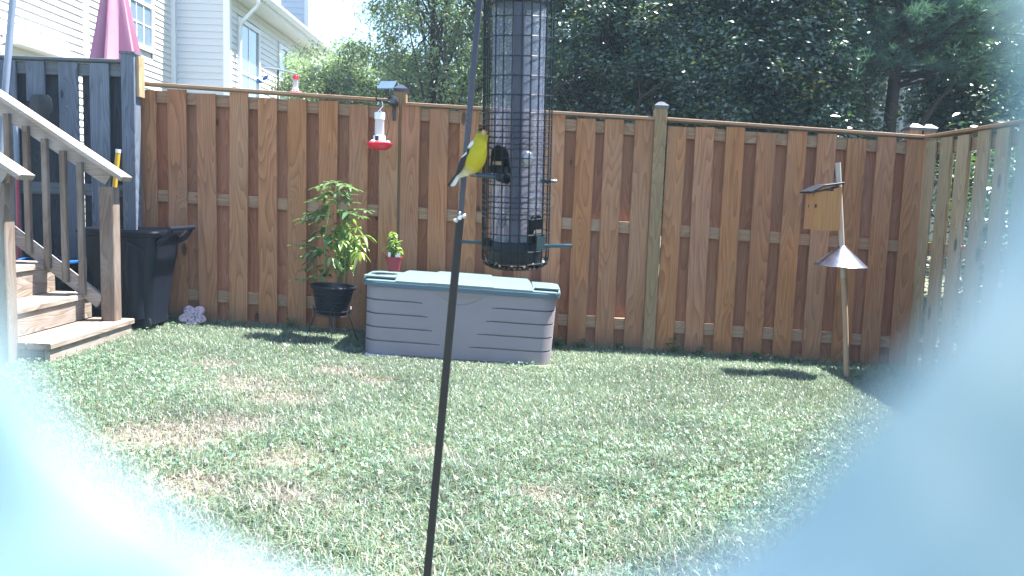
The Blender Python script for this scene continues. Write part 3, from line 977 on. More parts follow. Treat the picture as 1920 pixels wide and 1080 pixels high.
# ------------------------------------------------------------------ foliage builder for plants
class Leaves:
    def __init__(s): s.V = []; s.F = []; s.C = []; s.n = 0

    def leaf(s, p, d, up, L, wd, col, droop=.25, fold=.25):
        d = d.normalized(); r = d.cross(up)
        if r.length < 1e-4: r = Vector((1, 0, 0))
        r.normalize(); n = r.cross(d).normalized()
        pts = [p, p + d * L * .35 + r * wd * .5 + n * fold * wd * .4 - Vector((0, 0, droop * L * .08)), p + d * L * .75 + r * wd * .36 + n * fold * wd * .3 - Vector((0, 0, droop * L * .4)),
               p + d * L - Vector((0, 0, droop * L * .75)), p + d * L * .75 - r * wd * .36 + n * fold * wd * .3 - Vector((0, 0, droop * L * .4)), p + d * L * .35 - r * wd * .5 + n * fold * wd * .4 - Vector((0, 0, droop * L * .08)),
               p + d * L * .5 - Vector((0, 0, droop * L * .2))]
        b = s.n
        s.V += pts; s.C += [col] * 7; s.n += 7
        s.F += [(b, b + 1, b + 6), (b + 1, b + 2, b + 6), (b + 2, b + 3, b + 6), (b + 3, b + 4, b + 6), (b + 4, b + 5, b + 6), (b + 5, b, b + 6)]

    def build(s, name, mat, parent=None):
        me = np_mesh(name, np.array([tuple(v) for v in s.V]), [np.array(s.F)], mat, np.array(s.C))
        return link(name, me, parent)


M_PLANT = leafmat('plant_leaves', rough=.4, spec=.5, transl=.38)
M_STEM = plain('green_stems', (.14, .22, .08), .5, .4, scale=40)


def rdir(el_lo, el_hi, a=None):
    a = random.uniform(0, 2 * PI) if a is None else a
    e = math.radians(random.uniform(el_lo, el_hi))
    return Vector((math.cos(a) * math.cos(e), math.sin(a) * math.cos(e), math.sin(e)))


def build_pot_plant():
    Y = 5.65
    rimL, rimR = at(583, 528, Y), at(667, 541, Y)
    rc = (rimL + rimR) / 2
    R = (rimR - rimL).length / 2
    bc = at(622, 590, Y)
    ax = (rc - bc).normalized()
    H = (rc - bc).length
    q = Vector((0, 0, 1)).rotation_difference(ax).to_matrix()
    zf = gz(bc.x)
    stand = thing('plant_stand', 'black wire plant stand on the grass left of the storage box', 'plant stand', (bc.x, Y, zf))
    for zz, r_ in ((0.0, .118), (.035, .122)):
        ring = [bc + q @ Vector((r_ * math.cos(a), r_ * math.sin(a), zz)) for a in np.linspace(0, 2 * PI, 25)]
        MB().tube(ring, .004, 6).build('wire_ring', M_METALBLK, stand, True)
    for k in range(4):
        a = math.radians(-75 + 90 * k)
        o_ = Vector((math.cos(a), math.sin(a), 0))
        p0 = bc + q @ (o_ * .118)
        foot = Vector((bc.x, Y, zf)) + o_ * .19
        t1 = Vector((-o_.y, o_.x, 0)) * .016
        MB().tube([p0 - t1 * .8 + Vector((0, 0, .0)), foot], .004, 6).build('leg', M_METALBLK, stand, True)
        MB().tube([p0 - t1, p0 - t1 + ax * .045 + o_ * .012, p0 + ax * .062 + o_ * .014, p0 + t1 + ax * .045 + o_ * .012, p0 + t1, (p0 + t1).lerp(foot, .55)], .004, 6).build('wire_loop', M_METALBLK, stand, True)
    pot = thing('plant_pot', 'black ribbed plastic pot tilted in the wire stand', 'plant pot', bc)
    prof = [(.001, .005), (R * .62, .005), (R * .64, .015)]
    nrib = 9
    for i in range(nrib):
        z = .02 + (H - .04) * i / nrib; z2 = .02 + (H - .04) * (i + .75) / nrib
        r0 = R * (.64 + .27 * (z / H)); r1 = R * (.64 + .27 * (z2 / H))
        prof += [(r0, z), (r0 + .004, z + .004), (r1 + .004, z2 - .002), (r1, z2)]
    prof += [(R * .92, H - .022), (R * 1.0, H - .02), (R * 1.03, H - .008), (R * 1.0, H), (R * .93, H), (R * .88, H - .03), (.001, H - .035)]
    MB().lathe(prof, bc, 36, q).build('pot_body', M_BINPL, pot, True)
    MB().lathe([(.001, H - .03), (R * .5, H - .026), (R * .87, H - .033)], bc, 24, q).build('soil', M_SOIL, pot, True)
    # tomato plant (left, tall, cut leaves)
    tom = thing('tomato_plant', 'tall leggy tomato plant with feathery leaves in the black pot', 'plant', rc + Vector((-.05, 0, -.02)))
    L = Leaves()
    stems = []
    main = [at(608, 528, Y), at(609, 470, Y), at(612, 425, Y), at(618, 385, Y + .02), at(628, 365, Y), at(636, 345, Y)]
    main2 = [at(632, 528, Y + .03), at(638, 470, Y + .05), at(640, 420, Y + .03), at(636, 380, Y), at(634, 350, Y)]
    def compound(p, d, ln, leafL):
        mid = p + d * ln * .5 + Vector((0, 0, .015)); e = p + d * ln - Vector((0, 0, .02))
        stems.append(([p, mid, e], .0022))
        for f in (.35, .55, .75, .92):
            b = p.lerp(mid, f * 2) if f < .5 else mid.lerp(e, f * 2 - 1)
            for sg in (-1, 1):
                s_ = d.cross(Vector((0, 0, 1))).normalized() * sg
                dd = (s_ * .9 + d * .5 + Vector((0, 0, random.uniform(-.5, .3)))).normalized()
                c = np.array([.12, .21, .095]) * random.uniform(.75, 1.5) * np.array([random.uniform(.9, 1.3), 1, random.uniform(.8, 1.3)])
                L.leaf(b, dd, Vector((0, 0, 1)), leafL * random.uniform(.8, 1.2), leafL * .48, tuple(c), random.uniform(.1, .7))
        L.leaf(e, d, Vector((0, 0, 1)), leafL * 1.3, leafL * .6, (.10, .18, .07), .4)
    tg = [(555, 455), (560, 520), (580, 395), (585, 372), (665, 350), (690, 390), (575, 500), (600, 345), (648, 345), (630, 340), (596, 430), (655, 395), (570, 410), (610, 360), (675, 400), (590, 515), (640, 360), (600, 390), (625, 375), (612, 400), (585, 445), (600, 470), (575, 460), (620, 450), (590, 410), (605, 500), (632, 500), (660, 375), (618, 345), (600, 365), (645, 395), (570, 475), (625, 430), (585, 480), (655, 360), (610, 520), (565, 405)]
    for (u, v) in tg:
        e = at(u, v, Y + random.uniform(-.12, .12))
        src = main if u < 625 else main2
        b = min((a_.lerp(b_, f) for a_, b_ in zip(src, src[1:]) for f in (0, .5, 1)), key=lambda p_: abs((p_.z - (e.z - .01))))
        d = e - b
        compound(b, d.normalized(), max(.07, d.length), random.uniform(.050, .068))
    for pts in (main, main2): stems.append((pts, .005))
    mb = MB()
    for pts, r in stems: mb.tube(pts, r, 5)
    mb.build('stems', M_STEM, tom, True)
    L.build('foliage', M_PLANT, tom)
    # pepper plant (right, broad drooping leaves)
    pep = thing('pepper_plant', 'bushy pepper plant with broad drooping yellow green leaves right in the black pot', 'plant', rc + Vector((.05, 0, -.02)))
    L = Leaves(); mb = MB()
    root_ = at(645, 530, Y); fork = at(648, 480, Y)
    mb.tube([root_, fork], .006, 6)
    for (u, v) in ((615, 440), (640, 420), (655, 410), (668, 425), (680, 440), (672, 455), (655, 440), (640, 450), (625, 460), (660, 465), (648, 430), (676, 470), (632, 435), (665, 440), (650, 455), (655, 495), (645, 500), (635, 478), (622, 480), (650, 470)):
        e = at(u, v, Y + random.uniform(-.12, .12))
        mb.tube([fork, fork.lerp(e, .6) + Vector((0, 0, .02)), e], .0028, 5)
        for k in range(7):
            d = rdir(-50, 20)
            c = np.array([.20, .29, .075]) * random.uniform(.65, 1.35) * np.array([random.uniform(.8, 1.3), 1, random.uniform(.7, 1.3)])
            ln = random.uniform(.055, .095)
            L.leaf(e + d * .015, d, Vector((0, 0, 1)), ln, ln * .40, tuple(c), random.uniform(.5, 1.1))
    mb.build('stems', M_STEM, pep, True)
    L.build('foliage', M_PLANT, pep)


build_pot_plant()


def build_red_pot():
    c = BOXP(at(733, 510, 5.62).x - ((at(682, 640, 5.36).x + at(1033, 640, 5.36).x) / 2), -.02, BOXH + .078)
    root = thing('red_pot', 'small square dark red pot with pale seedling standing on the box lid', 'plant pot', c)
    mr = plain('dark_red_plastic', (.22, .016, .028), .4, .5)
    def sq(h, z): return [c + Vector((p.x, p.y, z)) for p in rrect(0, 0, 0, h, h, .008, 3)]
    MB().rings([sq(.034, 0), sq(.050, .09), sq(.054, .09), sq(.055, .104), sq(.049, .104), sq(.045, .09), sq(.034, .05)], True).build('pot_body', mr, root, True)
    MB().box(c + Vector((0, 0, .08)), (.09, .09, .01)).build('soil', M_SOIL, root)
    for dx, dy in ((-.03, -.03), (.02, -.035), (.035, -.02)):
        MB().box(c + Vector((dx, dy, .11)), (.017, .002, .05)).build('plant_tag', M_WHITE, root)
    pl = thing('basil_plant', 'pale yellow green leafy seedling growing in the small red pot', 'plant', c + Vector((0, 0, .085)))
    L = Leaves(); mb = MB()
    for i in range(16):
        a = rdir(62, 88); h = random.uniform(.08, .21)
        b = c + Vector((random.uniform(-.02, .02), random.uniform(-.02, .02), .085))
        e = b + a * h
        mb.tube([b, e], .0022, 5)
        for k in range(12):
            d = rdir(-35, 35)
            cc = np.array([.24, .33, .09]) * random.uniform(.7, 1.3)
            ln = random.uniform(.028, .052)
            L.leaf(b.lerp(e, random.uniform(.3, 1)), d, Vector((0, 0, 1)), ln, ln * .55, tuple(cc), random.uniform(0, .7))
    mb.build('stems', M_STEM, pl, True)
    L.build('foliage', M_PLANT, pl)


build_red_pot()


def small_weeds():
    spots = [(1418, 664, 6.0, .11, 'broad leafed weed at the fence foot right of the lone visible post'), (1265, 640, 6.04, .16, 'upright leafy weed in the gap just right of the full height post'),
             (1085, 648, 6.02, .09, 'small weed between two pickets right of the storage box'), (1160, 645, 6.03, .08, 'little weed at the fence foot left of the full height post'),
             (1310, 662, 6.02, .10, 'low weed under a picket between the post and the broad leafed weed'), (1378, 668, 6.0, .09, 'low weed just left of the broad leafed weed by the fence'),
             (1607, 708, 5.5, .07, 'tiny weed at the foot of the birdhouse pole'), (1045, 652, 5.98, .10, 'dark weed at the right corner of the storage box'),
             (545, 590, 6.05, .14, 'weed growing through the fence gap left of the plant stand'), (335, 590, 6.0, .10, 'round leafed weed left of the flower shaped stone'),
             (760, 645, 6.0, .1, 'weed behind the storage box'), (1465, 672, 6.0, .07, 'short weed right of the broad leafed weed by the fence'),
             (308, 588, 6.02, .09, 'pale weed between the trash bin and the flower shaped stone')]
    for (u, v, Y, h, lab) in spots:
        if 'behind' in lab: continue
        p = at(u, v, Y); p = Vector((p.x, Y, gz(p.x)))
        L = Leaves()
        root = thing('weed', lab, 'weed', p, 'weeds along the fence foot')
        mb = MB()
        for i in range(6):
            e = p + rdir(40, 85) * h * random.uniform(.5, 1.1)
            mb.tube([p, e], .002, 4)
            for k in range(6):
                ln = random.uniform(.03, .05)
                L.leaf(p.lerp(e, random.uniform(.4, 1)), rdir(-20, 35), Vector((0, 0, 1)), ln, ln * .6, tuple(np.array([.06, .135, .06]) * random.uniform(.7, 1.4)), .3)
        mb.build('stems', M_STEM, root, True)
        L.build('foliage', M_PLANT, root)


small_weeds()

# ------------------------------------------------------------------ birdhouse on pole
def build_birdhouse():
    Y = 5.58
    foot = at(1588, 712, Y); foot.z = gz(foot.x) - .03
    pts = [foot, at(1585, 600, Y), at(1581, 520, Y), at(1577, 430, Y), at(1571, 305, Y)]
    pole = thing('birdhouse_pole', 'thin bent wooden pole stuck in the lawn near the right corner', 'pole', foot)
    MB().tube(pts[:3], .019, 14).build('lower_shaft', M_DOWEL, pole, True)
    MB().tube(pts[2:], [.0185, .0185, .0185], 14).build('upper_shaft', plain('sunlit_pole', (.40, .35, .29), .5), pole, True)  # paler copy of the pole wood: sunlight on the upper half painted in
    ap = at(1580, 460, Y)
    cone = thing('squirrel_baffle', 'shiny metal cone baffle on the pole below the birdhouse', 'baffle', ap)
    rot = Matrix.Rotation(math.radians(1.5), 3, 'Y')
    MB().lathe([(.018, 0), (.022, -.006), (.178, -.142), (.178, -.145), (.172, -.143), (.018, -.006)], ap, 48, rot).build('cone', M_BAFFLE, cone, True)
    # house: a box seen from its side, entrance on the left
    c = at(1543, 392, Y - .0)
    bh = thing('birdhouse', 'small natural wood birdhouse with black roof fixed to the pole', 'birdhouse', (c.x, Y, c.z - .16))
    xl, xr = at(1524, 392, Y - .08).x, at(1576, 392, Y - .08).x
    z0 = at(1540, 432, Y - .08).z; z1r = at(1570, 350, Y - .08).z; z1l = at(1508, 361, Y - .08).z
    ys = (Y - .085, Y + .085)
    def prism(x0, x1, ya, yb, zb, za, zc):
        return MB().add([(x0, ya, zb), (x1, ya, zb), (x1, ya, zc), (x0, ya, za), (x0, yb, zb), (x1, yb, zb), (x1, yb, zc), (x0, yb, za)],
                        [(0, 1, 2, 3), (7, 6, 5, 4), (0, 4, 5, 1), (1, 5, 6, 2), (2, 6, 7, 3), (3, 7, 4, 0)])
    prism(xl + .006, xr, ys[0], ys[0] + .018, z0, z1l, z1r).build('side_wall', M_CEDAR, bh)
    prism(xl + .006, xr, ys[1] - .018, ys[1], z0, z1l, z1r).build('side_wall', M_CEDAR, bh)
    prism(xl, xl + .018, ys[0] + .019, ys[1] - .019, z0 + .004, z1l, z1l + .003).build('front_wall', M_CEDAR, bh)
    prism(xr - .02, xr - .002, ys[0] + .019, ys[1] - .019, z0 + .004, z1r, z1r).build('back_wall', M_CEDAR, bh)
    prism(xl + .02, xr - .022, ys[0] + .019, ys[1] - .019, z0 + .003, z0 + .02, z0 + .02).build('floor_board', M_CEDAR, bh)
    ho = MB().lathe([(.001, 0), (.011, 0)], (xl - .001, Y, z1l - .09), 16, Matrix.Rotation(-PI / 2, 3, 'Y')).build('entrance_hole', M_BLACK, bh)
    k = at(1530, 386, Y - .09); MB().box((k.x, ys[0] - .001, k.z), (.012, .004, .024)).build('knot_hole', M_BLACK, bh)
    k = at(1556, 356, Y - .09); MB().box((k.x, ys[0] - .001, k.z), (.052, .004, .013)).build('vent_slot', M_BLACK, bh)
    A = at(1520, 362, Y - .10); B = at(1546, 350, Y - .10); C = at(1583, 345, Y - .10)
    for a_, b_ in ((A, B), (B, C)):
        a2 = Vector((a_.x, Y, a_.z + .006)); b2 = Vector((b_.x, Y, b_.z + .006))
        MB().bar(a2, b2, .014, .21, .002, Vector((0, 1, 0))).build('roof_panel', M_BLACK, bh)


build_birdhouse()

# ------------------------------------------------------------------ hummingbird feeders
def humm_feeder(c, sc, label, redcap=False):
    """c = underside centre of the dish"""
    root = thing('hummingbird_feeder', label, 'bird feeder', c)
    z = lambda v: v * sc
    MB().lathe([(.001, 0), (z(.055), 0), (z(.085), z(.018)), (z(.098), z(.04)), (z(.100), z(.05)), (z(.085), z(.056)), (z(.04), z(.06)), (.001, z(.06))], c, 28).build('dish', M_RED, root, True)
    for k in range(5):
        a = k * 2 * PI / 5 + .3
        MB().ball(Vector(c) + Vector((z(.065) * math.cos(a), z(.065) * math.sin(a), z(.062))), (z(.018), z(.018), z(.010)), 10, 6).build('feeding_port', M_WHITE if not redcap else M_RED, root, True)
    MB().lathe([(z(.046), z(.058)), (z(.048), z(.06)), (z(.046), z(.105)), (z(.036), z(.11))], c, 20).build('collar', M_WHITE, root, True)
    g = NT('clear_bottle'); b = g.bsdf((.80, .82, .86), .12, .6); tr = g.n('BsdfTransparent'); mx = g.n('MixShader'); mx.inputs[0].default_value = .48
    g.l(tr.outputs[0], mx.inputs[1]); g.l(b.outputs[0], mx.inputs[2]); gm = g.end(mx.outputs[0])
    MB().lathe([(z(.036), z(.108)), (z(.037), z(.115)), (z(.036), z(.225)), (z(.038), z(.23))], c, 20).build('bottle', gm, root, True)
    MB().lathe([(z(.040), z(.228)), (z(.040), z(.275)), (z(.036), z(.28)), (.001, z(.281))], c, 20).build('bottle_cap', M_RED if redcap else M_WHITE, root, True)
    if not redcap:
        MB().box(Vector(c) + Vector((-z(.012), -z(.047), z(.085))), (z(.026), z(.006), z(.034))).build('dark_label', M_BLACK, root)
    return root


def build_feeder_cluster():
    Y = 5.86
    c = at(711, 281, Y)
    humm_feeder(c, .95, 'red dish hummingbird feeder with clear bottle hanging before the fence', False)
    top = at(712, 211, Y)
    hk = MB().tube([top + Vector((-.02, 0, -.005)), top + Vector((.0, 0, .02)), top + Vector((.022, 0, .045)), top + Vector((.018, 0, .075)), top + Vector((0, 0, .085)), top + Vector((-.012, 0, .07)), top + Vector((-.016, 0, .055))], .004, 6)
    hk.tube([top + Vector((.02, 0, -.005)), top + Vector((.0, 0, .02))], .004, 6)
    tag(hk.build('hanging_hook', M_WHITE, None, True), 'white wire hook holding the hummingbird feeder', 'hook')
    # bracket, camera and solar panel on the post
    px = XP[1]; pt = gz(px) + FH + .075
    root = thing('feeder_bracket', 'black bracket arm on the fence post carrying feeder and small camera', 'bracket', (px, FY - .05, pt - .12))
    b0 = at(742, 200, FY - .06); hookp = at(707, 188, Y)
    MB().tube([at(740, 226, FY - .05), at(739, 200, FY - .07), at(730, 192, Y + .02), hookp + Vector((.02, 0, -.005)), hookp, hookp + Vector((-.01, 0, .015))], .0075, 8).build('arm', M_METALBLK, root, True)
    MB().tube([at(739, 202, FY - .06), at(739, 226, FY - .06)], .013, 8).build('clamp_handle', M_METALBLK, root, True)
    cb = at(737, 190, FY - .10)
    rc = thing('solar_camera', 'small black camera with tilted solar panel above the hummingbird feeder', 'camera', cb)
    MB().tube([cb + Vector((0, -.05, 0)), cb + Vector((0, -.045, 0)), cb + Vector((0, .05, 0))], [.028, .036, .036], 16).build('camera_body', M_BLACK, rc, True)
    MB().lathe([(.001, 0), (.02, 0), (.022, -.004)], cb + Vector((0, -.052, 0)), 16, Matrix.Rotation(PI / 2, 3, 'X')).build('lens', M_CAPMETAL, rc, True)
    MB().tube([cb + Vector((-.02, 0, .02)), at(728, 178, Y), at(727, 163, Y)], .007, 8).build('panel_stem', M_BLACK, rc, True)
    P_ = [at(707, 165, Y - .06), at(737, 165, Y - .06), at(744, 152, Y + .06), at(714, 152, Y + .06)]
    dn = Vector((0, 0, -.008))
    MB().add([p for p in P_] + [p + dn for p in P_], [(0, 1, 2, 3), (7, 6, 5, 4), (0, 4, 5, 1), (1, 5, 6, 2), (2, 6, 7, 3), (3, 7, 4, 0)]).build('solar_panel', plain('solar_cells', (.06, .09, .13), .15, .9), rc)
    MB().tube([at(723, 203, Y), at(727, 222, Y), at(730, 238, Y + .03), at(725, 256, Y + .05)], .0028, 6).build('cable', M_BLACK, rc, True)
    # neighbour's feeder on its pole beyond the fence
    Y = 8.0
    c = at(554, 181, Y)
    humm_feeder(c, .72, 'red capped hummingbird feeder seen above the fence near the neighbour house', True)
    s = at(521, 175, Y)
    fp = thing('hook_stand', 'thin black garden rod with pale crossbar beyond the brown fence', 'garden hook', (s.x, Y, gz(s.x)))
    MB().tube([(s.x, Y, gz(s.x)), at(521, 130, Y)], .007, 8).build('rod', M_METALBLK, fp, True)
    MB().tube([at(492, 127, Y), at(521, 130, Y), at(557, 139, Y)], .009, 8).build('crossbar', M_STEEL, fp, True)
    MB().tube([at(556, 139, Y), at(555, 146, Y)], .005, 6).build('short_hook', M_METALBLK, fp, True)
    o = thing('blue_ornament', 'small twisted blue ornament hanging from the crossbar beyond the fence', 'ornament', at(490, 148, Y))
    for a_, b_, c_ in (((481, 147), (486, 153), (492, 155)), ((492, 150), (498, 146), (503, 141))):
        MB().tube([at(*a_, Y), at(*b_, Y), at(*c_, Y)], [.006, .022, .004], 6).build('vane', M_BLUE, o, True)
    MB().tube([at(492, 128, Y), at(492, 150, Y)], .002, 5).build('cord', M_METALBLK, o)


build_feeder_cluster()

# ------------------------------------------------------------------ caged tube feeder, its pole, the goldfinch
def build_tube_feeder():
    Yt, Yb = 1.345, 1.385
    T = at(974, 20, Yt); B = at(966, 492, Yb)
    ax = (T - B).normalized()
    Lh = (T - B).length
    q = ax.to_track_quat('Z', 'Y').to_matrix()
    # make the local x axis point right
    xx = q.col[0]; ang = math.atan2(Vector((1, 0, 0)).dot(q.col[1]), Vector((1, 0, 0)).dot(xx))
    q = q @ Matrix.Rotation(ang, 3, 'Z')
    P = lambda r, a, z: B + q @ Vector((r * math.cos(a), r * math.sin(a), z))
    def zpx(y): return (492 - y) / 472 * Lh      # height of an image row along the axis
    root = thing('bird_feeder', 'tall caged tube bird feeder with green perches hanging in the foreground', 'bird feeder', B)
    RC = .0575
    NW = 24
    topz = Lh + .07
    for k in range(NW):
        a = 2 * PI * (k + .35) / NW
        pts = [P(RC * .45, a, -.004), P(RC * .80, a, -.006), P(RC * .95, a, .0), P(RC, a, .012), P(RC, a, topz), P(RC * .5, a, topz + .02)]
        MB().tube(pts, .0013, 6).build('cage_wire', M_CAGE, root, True)
    rows = [-28, 2, 36, 70, 105, 139, 173, 205, 217, 228, 239, 250, 261, 270, 287, 303, 321, 337, 359, 369, 379, 391, 400, 430, 462, 486]
    for y in rows:
        z = zpx(y)
        MB().tube([P(RC, a, z) for a in np.linspace(0, 2 * PI, 49)], .0010, 5).build('cage_ring', M_CAGE, root, True)
    for rr, z in ((.82, -.005), (.5, -.004)):
        MB().tube([P(RC * rr, a, z) for a in np.linspace(0, 2 * PI, 33)], .0013, 5).build('cage_ring', M_CAGE, root, True)
    g = NT('frosted_tube')
    tc = g.n('TexCoord').outputs['Object']
    nz = g.noise(tc, 90, 3, .6); nb = g.noise(tc, 22, 3, .6)
    b = g.bsdf(g.mix(nz, (.21, .25, .35), (.26, .30, .41)), .22, .6)
    tl = g.n('BsdfTranslucent'); tl.inputs[0].default_value = (.30, .35, .48, 1)
    m1 = g.n('MixShader'); m1.inputs[0].default_value = .5; g.l(b.outputs[0], m1.inputs[1]); g.l(tl.outputs[0], m1.inputs[2])
    tr = g.n('BsdfTransparent'); mx = g.n('MixShader'); g.l(g.math('ADD', g.math('MULTIPLY', nb, .10), .34), mx.inputs[0])
    g.l(tr.outputs[0], mx.inputs[1]); g.l(m1.outputs[0], mx.inputs[2]); tube_m = g.end(mx.outputs[0])
    RTb = .0435
    n = 40
    def cyl(r, z0, z1, name, mat, nn=n, cap=False):
        return MB().rings([[P(r, 2 * PI * k / nn, z) for k in range(nn)] for z in (z0, z1)], cap).build(name, mat, root, True)
    cyl(RTb, zpx(448), zpx(8), 'seed_tube', tube_m)
    cyl(.0088, zpx(448), zpx(8), 'centre_rod', plain('inner_rod', (.02, .022, .045), .4), 16)
    MB().rings([[P(RTb * .97, math.radians(-90 + u), z) for u in (-11, 11)] + [P(RTb * .8, math.radians(-90 + u), z) for u in (13, -13)] for z in (zpx(448), zpx(8))], True).build('divider', plain('divider_plastic', (.035, .037, .07), .5), root)
    # dark foot and head of the tube
    MB().rings([[P(r, 2 * PI * k / n, z) for k in range(n)] for r, z in ((RTb + .001, zpx(489)), (RTb + .003, zpx(487)), (RTb + .003, zpx(450)), (RTb + .001, zpx(446)), (RTb - .004, zpx(446)))], True).build('base_cup', M_CAGE, root, True)
    MB().rings([[P(r, 2 * PI * k / n, z) for k in range(n)] for r, z in ((RTb - .002, zpx(11)), (RTb + .003, zpx(9)), (RTb + .003, topz), (RC * .9, topz + .004), (RC * .5, topz + .03), (.005, topz + .045))], True).build('top_cap', M_BLACK, root, True)
    # ports: an arched dark shroud with a ledge under it
    def port(ang, y0, y1, w):
        a0 = ang; za, zb = zpx(y1), zpx(y0)
        rings = []
        ns = 12
        for r_, s in ((RTb - .006, .86), (RTb + .001, 1.0), (RTb + .006, .94)):
            ring = []
            for k in range(ns + 1):
                t_ = PI * k / ns
                da = math.cos(t_) * w / RTb * s
                ring.append(P(r_, a0 + da, za + (zb - za) * (math.sin(t_) ** .7) * s))
            rings.append(ring)
        MB().rings(rings, True).build('port_hood', M_CAGE, root, True)
        led = []
        for z in (za - .011, za):
            led.append([P(r_, a0 + s * w / RTb * 1.05, z) for r_, s in ((RTb + .001, -1), (RTb + .009, -.95), (RTb + .012, -.5), (RTb + .012, 0), (RTb + .012, .5), (RTb + .009, .95), (RTb + .001, 1))])
        MB().rings(led, True).build('port_ledge', M_CAGE, root, True)
        hol = []
        for r_ in (RTb + .0062, RTb + .0075):
            hol.append([P(r_, a0 + s * w / RTb * .55, za + h) for s, h in ((-1, .002), (1, .002), (.8, .008), (-.8, .008))])
        MB().rings(hol, True).build('seed_opening', plain('seed', (.45, .36, .27), .8), root)
    aL = math.radians(-90 - 40); aR = math.radians(-90 + 48)
    port(aL, 262, 303, .0185)
    port(aR, 392, 431, .0165)
    # far ports seen through the tube
    MB().ball(P(RTb - .008, math.radians(-90 + 27), zpx(288)), (.0115, .006, .0125), 14, 10, q).build('far_port', M_STEEL, root, True)
    MB().ball(P(RTb - .008, math.radians(-90 - 40), zpx(405)), (.007, .005, .014), 12, 8, q).build('far_port', M_METALBLK, root, True)
    # perches
    def perch(p0, p1, r, block=None):
        MB().tube([p0, p0.lerp(p1, .02), p0.lerp(p1, .98), p1], [r * .6, r, r, r * .8], 12).build('perch', M_GREENROD, root, True)
    p_out = at(881, 327, 1.325); p_in = at(945, 333, 1.315)
    perch(p_out, p_in, .0038)
    MB().tube([p_in.lerp(p_out, .22), p_in], .0058, 14).build('perch_socket', M_CAGE, root, True)
    MB().tube([p_in.lerp(p_out, .1), P(RTb, math.radians(-112), zpx(327))], .008, 10).build('perch_arm', M_CAGE, root, True)
    perch(at(1043, 340, 1.37), at(1014, 338, 1.36), .0026)
    perch(at(865, 453, 1.40), at(910, 456, 1.38), .0030)
    MB().box(at(914, 453, 1.37), (.010, .012, .014)).build('perch_socket', M_CAGE, root)
    perch(at(1073, 461, 1.33), at(1008, 461, 1.325), .0034)
    MB().box(at(1014, 456, 1.327), (.014, .010, .022)).build('perch_socket', M_GREENROD, root)
    # hanger ring at the top
    tp = P(0, 0, topz + .045)
    hang = tp + Vector((0, 0, .10))
    MB().tube([tp, hang], .0018, 6).build('hanger_wire', M_CAGE, root, True)
    # spilled seeds caught in the bottom of the cage
    mb = MB()
    for i in range(50):
        mb.ball(P(RC * .9 * math.sqrt(random.random()), random.uniform(0, 6.28), .0 + random.uniform(0, .004)), (.0035, .0022, .002), 6, 4)
    o = mb.build('seed_husks', plain('seed_husk', (.5, .48, .45), .7), root, True); o['kind'] = 'stuff'
    # the leaning pole and its crook
    Yp = 1.47
    a = at(801, 1080, Yp); b = at(863, 408, Yp); c = at(899, 0, Yp)
    d0 = (b - a).normalized()
    foot = a + d0 * ((a.z - gz(a.x) + .05) / -d0.z)
    d1 = (c - b).normalized()
    pole = thing('feeder_pole', 'leaning black square metal pole in the foreground holding the caged feeder', 'pole', foot)
    MB().bar(foot, b, .0145, .0145, .0015, Vector((0, 1, 0))).build('lower_shaft', M_METALBLK, pole)
    up = b + d1 * .62
    MB().bar(b, up, .0105, .0105, .001, Vector((0, 1, 0))).build('upper_shaft', plain('blue_black_metal', (.03, .033, .06), .3, .6), pole)
    ctrl = [up, up + Vector((.01, -.03, .06)), Vector((hang.x - .05, hang.y + .07, up.z + .12)), Vector((hang.x - .015, hang.y + .02, up.z + .10)), Vector((hang.x, hang.y, hang.z + .02)), hang]
    MB().tube(ctrl, .0045, 8).build('crook', M_METALBLK, pole, True)
    # wing nut at the joint
    w = b + Vector((0, -.011, -.0))
    MB().tube([w + Vector((0, .006, 0)), w + Vector((0, -.008, 0))], [.0045, .004], 10).build('bolt', M_STEEL, pole, True)
    MB().ball(w + Vector((.0075, -.004, .003)), (.0045, .0015, .004), 10, 6).build('wing', M_STEEL, pole, True)
    MB().ball(w + Vector((-.007, -.004, -.005)), (.005, .0015, .0035), 10, 6, Matrix.Rotation(.5, 3, 'Y')).build('wing', M_STEEL, pole, True)
    MB().ball(w + Vector((.000, -.004, .008)), (.0025, .0015, .003), 8, 6).build('wing', M_STEEL, pole, True)


build_tube_feeder()


